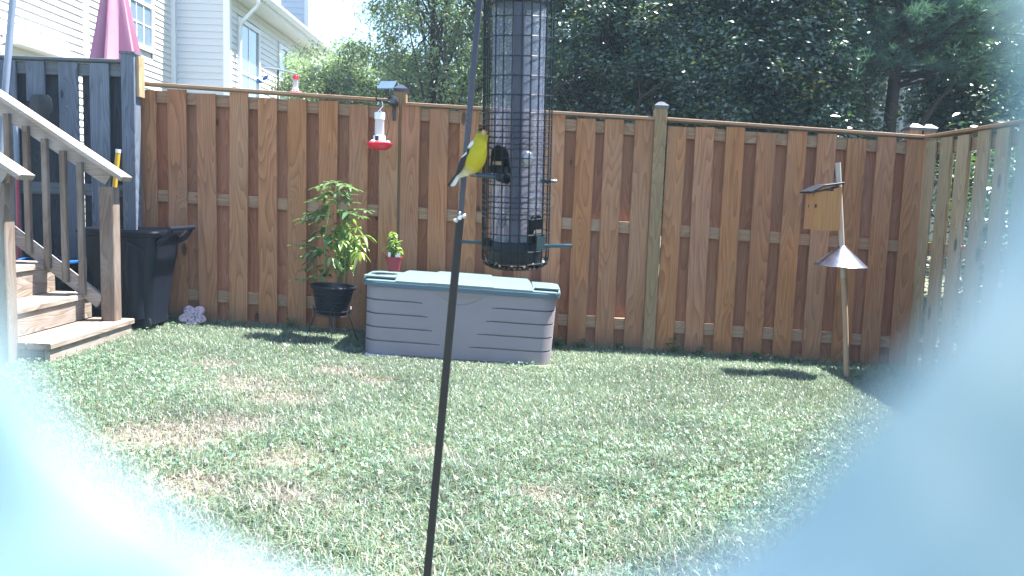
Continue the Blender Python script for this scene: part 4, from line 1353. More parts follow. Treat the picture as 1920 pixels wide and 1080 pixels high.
def build_bird():
    Y = 1.325
    root = thing('goldfinch', 'yellow goldfinch with black cap and wings perched on the feeder rod', 'bird', at(886, 325, Y))
    sc = Y / F_PX
    # centre line in photo pixels with half-width across and depth offset
    cl = [(907, 240.6, .8, 0), (906, 242.3, 5.6, 0), (905, 246, 9.6, -.0), (904.5, 251, 11.6, -.001), (903.5, 257, 11.9, 0), (901.5, 264, 12.4, .001), (898.5, 271, 15.2, .001),
          (896, 279, 18.0, 0), (893.5, 288, 19.8, -.001), (890, 298, 21.0, -.002), (885.5, 307, 20.4, -.001), (880, 314, 17.0, .001), (873.5, 320, 11.5, .005), (867, 325, 7.2, .008), (861, 330, 4.6, .011), (857, 334, 2.2, .013)]
    n = 28
    V = []; C = []
    Yl = np.array([.42, .36, .030]); Yd = np.array([.32, .30, .045]); Yt = np.array([.42, .38, .07]); Wt = np.array([.60, .62, .55]); K = np.array([.012, .012, .016])
    for i, (x, y, w, dy) in enumerate(cl):
        c = at(x, y, Y + dy)
        a_ = at(*cl[max(i - 1, 0)][:2], Y + cl[max(i - 1, 0)][3]); b_ = at(*cl[min(i + 1, len(cl) - 1)][:2], Y + cl[min(i + 1, len(cl) - 1)][3])
        t = (b_ - a_).normalized()
        u = Vector((0, -1, 0)); u = (u - t * u.dot(t)).normalized()
        r = t.cross(u).normalized()
        if r.x < 0: r = -r
        for k in range(n):
            an = 2 * PI * k / n
            cx_, cy_ = math.cos(an), math.sin(an)
            p = c + r * (cx_ * w * sc) + u * (cy_ * w * sc * .95)
            V.append(p)
            s = .5 + .5 * cx_                      # 0 left .. 1 right
            frontness = cy_
            if y < 262: base = Yd * 0.92 if y > 249 else Yl * .8
            else: base = Yl if y < 300 else Yl * .93
            if y > 312: base = Yl * .85 * (1 - min(1, (y - 312) / 9)) + Wt * min(1, (y - 312) / 9)
            if y > 322: base = Wt * .85
            # back side of the body is olive and the shoulder side pale
            if frontness < -.2 and y < 318: base = Yt * .7
            if y < 248 and cx_ < .25: base = K
            if y < 245: base = K
            C.append(base * random.uniform(.93, 1.05))
    F = [(i * n + k, i * n + (k + 1) % n, (i + 1) * n + (k + 1) % n, (i + 1) * n + k) for i in range(len(cl) - 1) for k in range(n)]
    me = np_mesh('body', np.array([tuple(v) for v in V]), [np.array(F)], colattr('feathers', .85, .1, .45, 420), np.array(C), True)
    bo = link('body', me, root)
    md = bo.modifiers.new('s', 'SUBSURF'); md.levels = 1; md.render_levels = 2
    mk = plain('black_feathers', (.012, .012, .018), .55, .4, scale=200)
    mw = plain('white_feathers', (.55, .57, .58), .7, .3, scale=200)
    mg = plain('pale_tail_feathers', (.42, .47, .36), .7, .3, scale=200)
    def flat(pts, dep, thick, name, mat):
        front = [at(x, y, Y + dep + (e if e else 0)) for x, y, e in pts]
        cen = sum(front, Vector()) / len(front)
        r0 = [p + (cen - p) * .15 + Vector((0, -thick, 0)) for p in front]
        r2 = [p + Vector((0, thick, 0)) for p in front]
        o = MB().rings([r0, front, r2], True).build(name, mat, root, True)
        return o
    # folded right wing along the left outline
    flat([(887, 263, 0), (881, 268, 0), (876, 277, 0), (880, 280, 0), (886, 274, 0), (890, 268, 0)], -.007, .006, 'shoulder_feathers', mw)
    flat([(881, 275, 0), (874, 280, 0), (867, 291, 0), (861, 304, 0), (856, 320, 0), (853, 331, 0), (860, 326, 0), (868, 316, 0), (873, 305, 0), (877.5, 293, 0), (882, 284, 0)], -.007, .008, 'wing', mk)
    flat([(876, 283, 0), (866, 293, 0), (864, 297, 0), (875, 289, 0)], -.0145, .0012, 'wing_bar', mw)
    # tail
    for k, (dx, m_) in enumerate(((0, mk), (3, mk), (7, mg), (10, mw))):
        flat([(853 + dx * .5, 327 + dx * .25, 0), (858 + dx * .5, 329 + dx * .25, 0), (847 + dx * .7, 346 + dx * .18, 0), (842 + dx * .6, 350 - dx * .05, 0), (838 + dx * .85, 347 + dx * .12, 0)], .010 - k * .001, .0008, 'tail_feather', m_)
    # beak: short pink cone pointing up and to the viewer
    b0 = at(907, 250, Y - .0085); b1 = at(905.8, 243.2, Y - .0205)
    MB().tube([b0, b0.lerp(b1, .35), b0.lerp(b1, .75), b1], [.0034, .0029, .0015, .0004], 14).build('beak', plain('pink_beak', (.60, .30, .25), .35, .5, var=.1), root, True)
    for (x, y, dp) in ((898.5, 249.5, -.0078), (913.5, 250.5, -.0068)):
        MB().ball(at(x, y, Y + dp), .0014, 10, 8).build('eye', plain('eye_black', (.004, .004, .005), .08, .8), root, True)
    ml = plain('leg_skin', (.30, .19, .15), .6)
    for (x0, y0, x1, y1) in ((884, 318, 884, 325.5), (893, 316, 894, 326)):
        MB().tube([at(x0, y0, Y - .001), at(x1 - .5, y1 - 3, Y + .001), at(x1, y1, Y - .001)], [.0018, .0012, .0012], 8).build('leg', ml, root, True)
        for t_ in (-3, 0, 3):
            MB().tube([at(x1, y1, Y - .001), at(x1 + t_, y1 + .4, Y - .0048), at(x1 + t_ * 1.2, y1 + 3, Y - .0052), at(x1 + t_ * 1.2, y1 + 5, Y - .003)], [.0009, .0009, .0008, .0004], 6).build('toe', ml, root, True)
        MB().tube([at(x1, y1, Y), at(x1, y1 + .4, Y + .0045), at(x1, y1 + 3, Y + .005)], [.0009, .0008, .0004], 6).build('toe', ml, root, True)


build_bird()

# ------------------------------------------------------------------ neighbour house, umbrella
def siding_mat(name, col):
    t = NT(name)
    tc = t.n('TexCoord').outputs['Object']
    mp = t.n('Mapping'); mp.inputs['Scale'].default_value = (1.5, 1.5, 60); t.l(tc, mp.inputs[0])
    a = t.noise(mp.outputs[0], 1.0, 4, .6); b = t.noise(tc, 1.2, 5, .6)
    c = t.mix(b, tuple(x * .9 for x in col), col)
    return t.end(t.bsdf(c, .5, .4, 0, a, .12, .002))


M_SIDING = siding_mat('cream_siding', (.72, .71, .67))
M_SIDING2 = siding_mat('shaded_and_blue_siding', (.52, .56, .60))  # shade painted in for camera-facing walls; far house's own blue grey
M_TRIM = plain('white_trim', (.72, .73, .74), .45, .5, var=.04, bump=.05)
M_ROOF = plain('roof_shingles', (.09, .09, .10), .9, .2, var=.3, scale=20, bump=.6)
M_GLASSW = None


def glassmat():
    t = NT('window_glass')
    tc = t.n('TexCoord').outputs['Object']
    mp = t.n('Mapping'); mp.inputs['Scale'].default_value = (1, 1, 40); t.l(tc, mp.inputs[0])
    s = t.math('FRACT', t.n('SeparateXYZ').outputs[2])
    sx = t.t.nodes[-2] if False else None
    b = t.bsdf((.13, .19, .24), .06, .9, coat=.6)
    return t.end(b)


M_GLASSW = glassmat()


def siding(root, a, b, z0, z1, course, mat, outward, skip=()):
    """lap boards from plan point a to b, between heights; skip = list of (f0, f1, z0, z1) openings"""
    a = Vector((*a, 0)); b = Vector((*b, 0)); o = Vector((*outward, 0)).normalized()
    meshes = {}
    n = int((z1 - z0) / course)
    for i in range(n):
        z = z0 + i * course
        spans = [(0.0, 1.0)]
        for f0, f1, s0, s1 in skip:
            if z + course > s0 and z < s1:
                ns = []
                for u, v in spans:
                    if f0 > u: ns.append((u, min(v, f0)))
                    if f1 < v: ns.append((max(u, f1), v))
                spans = [q for q in ns if q[1] - q[0] > .005]
        for (u, v) in spans:
            key = (round(u, 4), round(v, 4))
            if key not in meshes:
                p, q = a.lerp(b, u), a.lerp(b, v)
                mb = MB()
                sec = [(0.0, 0.0), (.025, 0.0), (.025, .006), (.004, course + .004), (0.0, course + .004)]
                mb.rings([[pt + o * d + Vector((0, 0, h)) for d, h in sec] for pt in (p, q)], True)
                meshes[key] = mb.mesh('siding_board', mat)
            link('siding_board', meshes[key], root, (0, 0, z))


def window(root, c, along, w, h, out, cols=3, rows=4, bars=True):
    along = Vector(along).normalized(); out = Vector(out).normalized(); c = Vector(c); Z = Vector((0, 0, 1))
    def slab(u0, u1, v0, v1, d0, d1):
        pts = [c + along * u + Z * v + out * d for d in (d0, d1) for u, v in ((u0, v0), (u1, v0), (u1, v1), (u0, v1))]
        return pts, [(3, 2, 1, 0), (4, 5, 6, 7), (0, 1, 5, 4), (1, 2, 6, 5), (2, 3, 7, 6), (3, 0, 4, 7)]
    fr = MB(); t_ = .09
    for u0, u1, v0, v1 in ((-w / 2 - t_, w / 2 + t_, h / 2, h / 2 + t_), (-w / 2 - t_, w / 2 + t_, -h / 2 - t_, -h / 2), (-w / 2 - t_, -w / 2, -h / 2, h / 2), (w / 2, w / 2 + t_, -h / 2, h / 2)):
        fr.add(*slab(u0, u1, v0, v1, 0, .05))
    f = fr.build('window_frame', M_TRIM, root)
    WM[f.name] = WM[root.name]
    f.matrix_parent_inverse = Matrix.Translation(-WM[root.name])
    def sub(name, mb, mat):
        o = mb.build(name, mat, None); o.parent = f; return o
    sub('pane', MB().add(*slab(-w / 2, w / 2, -h / 2, h / 2, -.01, .012)), M_GLASSW)
    sub('meeting_rail', MB().add(*slab(-w / 2, w / 2, -.03, .03, .013, .035)), M_TRIM)
    if bars:
        for i in range(1, cols): sub('glazing_bar', MB().add(*slab(-w / 2 + w * i / cols - .012, -w / 2 + w * i / cols + .012, -h / 2, h / 2, .0125, .022)), M_TRIM)
        for j in range(1, rows):
            if j * 2 != rows: sub('glazing_bar', MB().add(*slab(-w / 2, w / 2, -h / 2 + h * j / rows - .012, -h / 2 + h * j / rows + .012, .0125, .0225)), M_TRIM)


def build_house():
    XA = -7.0
    Y1 = 16.5
    yA0 = 9.0
    XB = at(430, 100, Y1).x
    Y2 = 23.0
    root = thing('neighbour_house', 'cream vinyl sided townhouse with white trim beyond the grey fence', 'house', ((XA + XB) / 2, Y1, 0))
    ZT = 7.5
    # core walls behind the lap boards
    MB().box(((XA - 4 + XA - .02) / 2, (yA0 + Y1) / 2, ZT / 2), (3.98, Y1 - yA0, ZT)).build('wall', M_TRIM, root)
    MB().box(((XA - 4 + XB - .02) / 2, (Y1 + .02 + Y2) / 2, 2.6), (XB - .02 - XA + 4, Y2 - Y1 - .02, 5.2)).build('wall', M_TRIM, root)
    fA = lambda px: (XA * -F_PX / (960 - px) - yA0) / (Y1 - yA0)       # photo column on wall A -> share along it
    ya = lambda px: -XA * F_PX / (960 - px)
    yc = lambda px: -XB * F_PX / (960 - px)
    wa0, wa1 = ya(243), ya(283)
    z_w0 = at(262, 82, (wa0 + wa1) / 2).z
    wz0, wz1 = z_w0, z_w0 + 1.5
    siding(root, (XA, yA0), (XA, Y1 - .08), 0, ZT, .115, M_SIDING, (1, 0), [((wa0 - yA0 - .08) / (Y1 - .08 - yA0), (wa1 - yA0 + .08) / (Y1 - .08 - yA0), wz0 - .08, wz1 + .08)])
    window(root, (XA, (wa0 + wa1) / 2, (wz0 + wz1) / 2), (0, 1, 0), wa1 - wa0, wz1 - wz0, (1, 0, 0), 3, 4)
    # vertical trim between the two homes, corner trims
    yt = ya(162)
    MB().box((XA + .03, yt, ZT / 2), (.05, .12, ZT)).build('corner_trim', M_TRIM, root)
    MB().box((XA + .05, Y1 - .05, ZT / 2), (.1, .1, ZT)).build('corner_trim', M_TRIM, root)
    # long white ledge low on wall A
    q0, q1 = at(10, 72, ya(10)), at(132, 106, ya(132))
    MB().bar((XA + .12, q0.y, q0.z), (XA + .12, q1.y, q0.z), .12, .2, .01, Vector((1, 0, 0))).build('ledge', M_TRIM, root)
    MB().box((XA + .04, q0.y + .0, q0.z - .6), (.06, .12, 1.0)).build('corner_trim', M_TRIM, root)
    # wall B, facing the camera, its shade painted into the siding colour
    siding(root, (XA + .1, Y1), (XB - .1, Y1), 0, ZT, .134, M_SIDING2, (0, -1))
    MB().box((XB - .04, Y1 + .02, 2.6), (.13, .13, 5.2)).build('corner_trim', M_TRIM, root)
    MB().box(((XA + XB) / 2, Y1 + .3, 6.3), (XB - XA, .5, 2.3)).build('upper_wall', M_TRIM, root)
    # wall C
    w0, w1 = yc(444), yc(479)
    zc1 = at(444, 40, w0).z; zc0 = zc1 - 2.0
    v0, v1 = yc(518), yc(531); zv1 = at(518, 88, v0).z
    ez = at(545, 78, yc(545)).z
    siding(root, (XB, Y1 + .1), (XB, Y2), 0, ez, .125, M_SIDING, (1, 0), [((w0 - Y1 - .18) / (Y2 - Y1 - .1), (w1 - Y1 - .02) / (Y2 - Y1 - .1), zc0 - .08, zc1 + .08), ((v0 - Y1 - .18) / (Y2 - Y1 - .1), (v1 - Y1 - .02) / (Y2 - Y1 - .1), zv1 - 1.6, zv1 + .08)])
    window(root, (XB, (w0 + w1) / 2, (zc0 + zc1) / 2), (0, 1, 0), w1 - w0, zc1 - zc0, (1, 0, 0), 2, 2)
    window(root, (XB, (v0 + v1) / 2, zv1 - .75), (0, 1, 0), v1 - v0, 1.5, (1, 0, 0), 2, 2, False)
    # eave, fascia, gutter and roof over C
    MB().box((XB + .15, (Y1 + Y2) / 2, ez + .03), (.55, Y2 - Y1 + .5, .04)).build('soffit', M_TRIM, root)
    MB().box((XB + .42, (Y1 + Y2) / 2, ez + .13), (.03, Y2 - Y1 + .5, .2)).build('fascia', M_TRIM, root)
    gut = []
    for yy in (Y1 - .3, Y2 + .3):
        gut.append([Vector((XB + .437 + dx, yy, ez + .12 + dz)) for dx, dz in ((0, .1), (0, -.03), (.07, -.03), (.11, .05), (.11, .1), (.10, .1), (.09, .05), (.06, -.015), (.012, -.015), (.012, .1))])
    MB().rings(gut, True).build('gutter', M_TRIM, root)
    MB().add([(XB + .45, Y1 - .3, ez + .22), (XB + .45, Y2 + .3, ez + .22), (XB - 3.4, Y2 + .3, ez + 1.9), (XB - 3.4, Y1 - .3, ez + 1.9), (XB + .45, Y1 - .3, ez + .26), (XB + .45, Y2 + .3, ez + .26), (XB - 3.4, Y2 + .3, ez + 1.94), (XB - 3.4, Y1 - .3, ez + 1.94)],
             [(3, 2, 1, 0), (4, 5, 6, 7), (0, 1, 5, 4), (1, 2, 6, 5), (2, 3, 7, 6), (3, 0, 4, 7)]).build('roof', M_ROOF, root)
    # downspout beside the corner
    dx = XB + .10
    yy = Y1 + .33
    MB().tube([(XB + .48, yy, ez + .1), (XB + .47, yy, ez - .1), (dx + .03, yy, ez - .45), (dx, yy, ez - .6), (dx, yy, .1)], .042, 8).build('downspout', M_TRIM, root, True)
    # chimney chase further back, also sided
    Yc = 24.5
    ca, cb = at(527, 40, Yc).x, at(577, 40, Yc).x
    ch = thing('sided_chimney', 'tall white sided chimney rising behind the townhouse roof', 'chimney', ((ca + cb) / 2, Yc, 0))
    MB().box(((ca + cb) / 2, Yc + .62, 4.2), (cb - ca - .04, 1.18, 8.4)).build('chimney_core', M_TRIM, ch)
    zb = 3.0
    siding(ch, (ca, Yc), (cb - .1, Yc), zb, 8.4, .18, M_SIDING2, (0, -1))  # chimney front takes the shade-coloured boards, its side the cream ones
    siding(ch, (cb, Yc + .1), (cb, Yc + 1.2), zb, 8.4, .18, M_SIDING, (1, 0))
    MB().box((cb - .03, Yc + .01, 4.2), (.12, .12, 8.4)).build('corner_trim', M_TRIM, ch)


build_house()


def build_umbrella():
    Y = 8.2
    base = at(216, 105, Y); cx = base.x
    zb = at(216, 125, Y).z
    zt = zb + 1.15
    root = thing('closed_umbrella', 'folded faded pink patio umbrella standing behind the grey fence', 'umbrella', (cx, Y, gz(cx)))
    t = NT('pink_canvas')
    tc = t.n('TexCoord').outputs['Object']
    a = t.noise(tc, 5, 4)
    mt = t.end(t.bsdf(t.mix(a, (.36, .15, .22), (.45, .22, .31)), .85, .2, 0, t.noise(tc, 400, 2), .2, .001))
    n = 64; rings = []
    for f in np.linspace(0, 1, 16):
        z = zb + (zt - zb) * f
        R0 = .175 * (1 - f) ** .9 + .03
        ring = []
        for k in range(n):
            a = 2 * PI * k / n
            fold = 1 + .30 * math.sin(a * 8 + 1.2 * math.sin(a * 3)) * (1 - f * .7)
            zz = z + (.04 * math.sin(a * 8) if f == 0 else 0)
            ring.append(Vector((cx + R0 * fold * math.cos(a) + .02 * (1 - f), Y + R0 * fold * math.sin(a), zz)))
        rings.append(ring)
    MB().rings(rings, True).build('folded_canopy', mt, root, True)
    MB().tube([(cx, Y, gz(cx)), (cx, Y, zt + .06)], .02, 10).build('pole', M_DOWEL, root, True)
    MB().ball((cx, Y, zt + .09), .03, 10, 8).build('finial', M_DOWEL, root, True)
    MB().lathe([(.001, .08), (.05, .08), (.23, .05), (.25, .0), (.001, .0)], (cx, Y, gz(cx)), 24).build('base', M_METALBLK, root, True)


build_umbrella()

# house glimpsed through the trees at right
def build_far_house():
    Y = 26
    a, b = at(1560, 200, Y).x, at(1850, 200, Y).x
    root = thing('far_house', 'pale blue grey sided house glimpsed through the trees at right', 'house', ((a + b) / 2, Y, 0))
    MB().box(((a + b) / 2, Y + 3.02, 3.2), (b - a, 6, 6.4)).build('wall', M_SIDING2, root)
    siding(root, (a, Y), (b, Y), 2.0, 6.2, .2, M_SIDING2, (0, -1))
    window(root, (at(1725, 150, Y).x, Y - .02, 4.6), (1, 0, 0), .9, 1.4, (0, -1, 0), 2, 2)
    MB().rings([[Vector((x, yy, z)) for x, z in ((a - .4, 6.4), (b + .4, 6.4), ((a + b) / 2, 9.0))] for yy in (Y - .3, Y + 6.3)], True).build('roof', M_ROOF, root)


build_far_house()

# ------------------------------------------------------------------ thin haze volume, added to lift the blacks like a lens veil
def haze():
    t = NT('veil_haze')
    v = t.n('VolumePrincipled')
    v.inputs['Color'].default_value = (.62, .84, 1.0, 1)
    v.inputs['Density'].default_value = 0.0020
    t.l(v.outputs[0], t.out.inputs['Volume'])
    o = MB().box((0, 40, 5.5), (160, 150, 14)).build('haze', t.m)
    tag(o, 'thin pale blue haze volume added as a veil over the garden', None, None, 'stuff')


haze()

# ------------------------------------------------------------------ trees
BARK = plain('bark', (.055, .045, .038), .9, .2, var=.3, scale=18, bump=.8, fine=60)
M_LEAF_LIGHT = leafmat('light_tree_leaves', rough=.42, spec=.5, transl=.5, tcol=(1.25, 1.4, .7))
M_LEAF_DARK = leafmat('glossy_dark_leaves', rough=.34, spec=.9, transl=.25, tcol=(1.4, 1.7, .4))
M_NEEDLE = leafmat('pine_needles', rough=.6, spec=.3, transl=.25, tcol=(1.1, 1.3, .8))


def leaf_cloud(centers, per, spread, L, Wd, base, droop=0.0, flat=0.8, var=.35, clump_var=.45, mid=None):
    """numpy leaf blades (4 verts) scattered round clump centres"""
    m_ = len(centers)
    n = m_ * per
    cen = np.repeat(centers, per, 0)
    p = cen + rng.normal(0, 1, (n, 3)) * np.asarray(spread)
    d = rng.normal(0, 1, (n, 3)); d[:, 2] = d[:, 2] * .45 - droop
    d /= np.linalg.norm(d, axis=1)[:, None]
    up = rng.normal(0, 1 - flat, (n, 3)) + np.array([0, 0, 1.0])
    if mid is not None:      # outer leaves tilt away from the middle of the crown
        ow = cen - mid; ow /= np.linalg.norm(ow, axis=1)[:, None] + 1e-6; ow[:, 2] *= .4
        up = up + ow * .9
    d -= up * (np.sum(d * up, axis=1) / np.sum(up * up, axis=1))[:, None] * .6
    r = np.cross(d, up); r /= np.linalg.norm(r, axis=1)[:, None] + 1e-9
    nn = np.cross(r, d)
    ln = L * rng.uniform(.6, 1.25, n)[:, None]; w = Wd * rng.uniform(.7, 1.2, n)[:, None]
    V = np.empty((n, 4, 3), np.float32)
    V[:, 0] = p - d * ln * .5; V[:, 1] = p + r * w * .5 + nn * w * .15; V[:, 2] = p + d * ln * .5 - np.array([0, 0, 1]) * ln * droop * .3; V[:, 3] = p - r * w * .5 + nn * w * .15
    b = (np.arange(n) * 4)[:, None]
    F = np.concatenate([b + np.array([0, 1, 2]), b + np.array([0, 2, 3])])
    cv = rng.uniform(1 - clump_var, 1 + clump_var, (m_, 1))
    c = np.asarray(base)[None] * np.repeat(cv, per, 0) * rng.uniform(1 - var, 1 + var, (n, 1)) * np.stack([rng.uniform(.8, 1.3, n), np.ones(n), rng.uniform(.8, 1.2, n)], 1)
    return V.reshape(-1, 3), F, np.repeat(c, 4, 0)


def tree(name, label, cat, base, height, crown_c, crown_r, nclump, per, spread, L, Wd, col, mat, group, droop=0., flat=.8, nbr=26, hollow=.35, shell=.5, trunk_r=.12, trunks=1, keep=None, accent=None):
    base = Vector(base); crown_c = np.array(crown_c); crown_r = np.array(crown_r)
    root = thing(name, label, cat, base, group)
    # clump centres: mostly near the surface of a lumpy ellipsoid
    u = rng.normal(0, 1, (nclump * 2, 3)); u /= np.linalg.norm(u, axis=1)[:, None]
    rad = rng.uniform(hollow, 1.0, nclump * 2) ** shell
    lump = 1 + .22 * np.sin(u[:, 0] * 5 + u[:, 2] * 4 + base.x) * np.cos(u[:, 1] * 5 + u[:, 2] * 3) + .10 * np.sin(u[:, 2] * 11 + u[:, 0] * 9)
    cen = crown_c + u * (rad * lump)[:, None] * crown_r
    if keep is not None: cen = cen[keep(cen)]
    cen = cen[:nclump]
    # trunk and limbs toward a sample of the clumps
    for ti in range(trunks):
        off = Vector((0, 0, 0)) if trunks == 1 else Vector(((ti - (trunks - 1) / 2) * .55 + random.uniform(-.1, .1), random.uniform(-.3, .3), 0))
        tx = base + off
        top = Vector(crown_c) + Vector((0, 0, crown_r[2] * .5)) + off * 1.5
        pts = [tx.lerp(top, f) + Vector((random.uniform(-.1, .1), random.uniform(-.1, .1), 0)) * (1 if 0 < f < 1 else 0) for f in (0, .25, .5, .75, 1)]
        MB().tube(pts, [trunk_r * k for k in (1.2, 1, .8, .5, .15)], 9).build('trunk', BARK, root, True)
        mb = MB()
        for i in range(nbr // trunks):
            e = Vector(cen[random.randrange(len(cen))])
            f = random.uniform(.2, .8)
            s = tx.lerp(top, f)
            mid = s.lerp(e, .5) + Vector((random.uniform(-.15, .15), random.uniform(-.15, .15), .12 * (e - s).length))
            r0 = trunk_r * (1 - f) * .5 + .012
            mb.tube([s, s.lerp(mid, .5) + Vector((random.uniform(-.05, .05), 0, .03)), mid, e], [r0, r0 * .75, r0 * .5, .006], 6)
            for j in range(3):
                e2 = Vector(cen[random.randrange(len(cen))])
                if (e2 - mid).length < 1.6: mb.tube([mid, mid.lerp(e2, .5) + Vector((0, 0, .06)), e2], [r0 * .45, r0 * .3, .004], 5)
        mb.build('branches', BARK, root, True)
    V, F, C = leaf_cloud(cen, per, spread, L, Wd, col, droop, flat, mid=crown_c)
    me = np_mesh('crown', V, [F], mat, C)
    link('crown', me, root)
    if accent:
        k = rng.random(len(cen)) < accent[0]
        V, F, C = leaf_cloud(cen[k] + np.array([0, -.1, .1]), per // 4, spread, L, Wd, accent[1], droop, flat, mid=crown_c)
        link('young_leaves', np_mesh('young_leaves', V, [F], mat, C), root)
    return root


def P3(px, py, Y): p = at(px, py, Y); return (p.x, p.y, p.z)


# bright leafy trees above the left half of the fence
c = P3(612, 190, 15.5)
tree('leafy_tree', 'rounded light green tree just right of the neighbour house roof', 'tree', (c[0], 15.5, -.3), 6, (c[0] + .1, 15.5, c[2] - .15), (1.12, 1.5, 1.12), 190, 110, (.12, .12, .09), .10, .032, (.17, .235, .15), M_LEAF_LIGHT, 'trees beyond the fence', droop=.5, flat=.55, nbr=36, trunk_r=.06)
c = P3(850, 30, 14.0)
tree('leafy_tree', 'tall light green tree rising behind the hummingbird feeder', 'tree', (c[0], 14, -.3), 9, (c[0], 14.0, c[2]), (1.55, 1.8, 2.9), 330, 120, (.14, .14, .10), .10, .032, (.17, .235, .15), M_LEAF_LIGHT, 'trees beyond the fence', droop=.6, flat=.55, nbr=44, trunk_r=.075, trunks=2)
c = P3(700, 180, 17.5)
tree('leafy_tree', 'smaller light green tree filling the gap between two taller left trees', 'tree', (c[0], 17.5, -.3), 5, (c[0], 17.5, c[2] - .1), (1.7, 1.5, 1.15), 170, 100, (.15, .15, .12), .11, .04, (.15, .21, .135), M_LEAF_LIGHT, 'trees beyond the fence', droop=.5, flat=.5, nbr=26, trunk_r=.06)
c = P3(930, 60, 16.5)
tree('leafy_tree', 'sunlit green tree standing behind the caged feeder', 'tree', (c[0], 16.5, -.3), 8, (c[0], 16.5, c[2]), (1.5, 1.6, 3.0), 260, 100, (.16, .16, .13), .11, .04, (.16, .22, .13), M_LEAF_LIGHT, 'trees beyond the fence', droop=.5, flat=.5, nbr=26, trunk_r=.06)
# glossy dark trees right of the feeder
DK = (.062, .112, .084)
c = P3(1110, 80, 9.6)
tree('glossy_tree', 'dark glossy leaved tree just right of the caged feeder', 'tree', (c[0], 9.6, -.2), 6, (c[0], 9.6, c[2] - .1), (.85, 1.2, 1.9), 380, 140, (.10, .10, .075), .062, .030, DK, M_LEAF_DARK, 'trees beyond the fence', flat=.45, nbr=40, trunk_r=.07, trunks=3, accent=(.10, (.16, .22, .03)))
c = P3(1290, 60, 9.2)
tree('glossy_tree', 'dark glossy tree behind the full height fence post', 'tree', (c[0], 9.2, -.2), 6, (c[0], 9.4, c[2] - .1), (.95, 1.2, 2.0), 400, 140, (.10, .10, .075), .062, .030, DK, M_LEAF_DARK, 'trees beyond the fence', flat=.45, nbr=40, trunk_r=.07, trunks=3, accent=(.10, (.17, .22, .03)))
c = P3(1450, 110, 8.7)
tree('glossy_tree', 'dark shrubby tree with shining leaves left of the pine', 'tree', (c[0], 8.7, -.2), 5, (c[0], 8.7, c[2] - .25), (.85, 1.0, 1.5), 340, 140, (.10, .10, .075), .062, .030, (.048, .092, .06), M_LEAF_DARK, 'trees beyond the fence', flat=.4, nbr=30, trunk_r=.06, trunks=3, accent=(.12, (.20, .22, .03)))
c = P3(1200, 40, 12.0)
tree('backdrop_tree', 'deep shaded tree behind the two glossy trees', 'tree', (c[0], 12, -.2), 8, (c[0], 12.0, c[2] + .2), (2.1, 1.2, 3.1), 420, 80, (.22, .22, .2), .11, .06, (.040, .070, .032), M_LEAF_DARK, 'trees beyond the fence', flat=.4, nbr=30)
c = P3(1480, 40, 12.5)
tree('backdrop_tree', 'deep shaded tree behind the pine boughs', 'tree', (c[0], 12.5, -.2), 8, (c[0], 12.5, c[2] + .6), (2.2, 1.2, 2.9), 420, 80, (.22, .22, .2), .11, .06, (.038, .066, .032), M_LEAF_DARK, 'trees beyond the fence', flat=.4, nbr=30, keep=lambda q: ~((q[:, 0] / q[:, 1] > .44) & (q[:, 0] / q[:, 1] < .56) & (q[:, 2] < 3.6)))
c = P3(1875, 190, 9.0)
tree('glossy_tree', 'low dark tree beyond the right corner of the fence', 'tree', (c[0], 9.0, -.2), 4, (c[0] + .1, 9.2, c[2] - .1), (.9, 1.0, .85), 190, 110, (.13, .13, .09), .085, .045, (.05, .095, .055), M_LEAF_DARK, 'trees beyond the fence', flat=.5, nbr=30, trunk_r=.06, accent=(.12, (.16, .26, .04)))
c = P3(1530, 215, 8.4)
tree('glossy_tree', 'low spreading bush with shiny leaves just over the fence left of the corner', 'shrub', (c[0], 8.4, -.2), 3, (c[0], 8.5, c[2] - .35), (.62, .7, .55), 150, 110, (.12, .12, .09), .08, .04, (.048, .09, .055), M_LEAF_DARK, 'trees beyond the fence', flat=.5, nbr=24, trunk_r=.05)
c = P3(1960, 100, 11.5)
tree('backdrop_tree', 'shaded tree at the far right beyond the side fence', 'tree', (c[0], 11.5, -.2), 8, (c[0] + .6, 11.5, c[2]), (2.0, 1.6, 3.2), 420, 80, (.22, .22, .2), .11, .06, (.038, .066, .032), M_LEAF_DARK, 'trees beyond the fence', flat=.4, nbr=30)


hy = np.random.default_rng(3)
hc = np.stack([hy.uniform(3.42, 4.9, 420), hy.uniform(1.2, 7.4, 420), hy.uniform(-.1, 1.75, 420)], 1)
hr = thing('hedge', 'dark hedge glimpsed through the gaps of the olive side fence', 'hedge', (4.5, 4.2, gz(4.5)))
hV, hF, hC = leaf_cloud(hc, 70, (.15, .15, .13), .07, .035, (.045, .085, .045), .1, .4)
link('foliage', np_mesh('foliage', hV, [hF], M_LEAF_DARK, hC), hr)
hb = MB()
for i in range(14):
    q = Vector((4.5 + random.uniform(-.3, .3), 1.5 + i * .42, gz(4.5)))
    hb.tube([q, q + Vector((random.uniform(-.2, .2), 0, 1.4))], [.03, .01], 6)
hb.build('stems', BARK, hr, True)


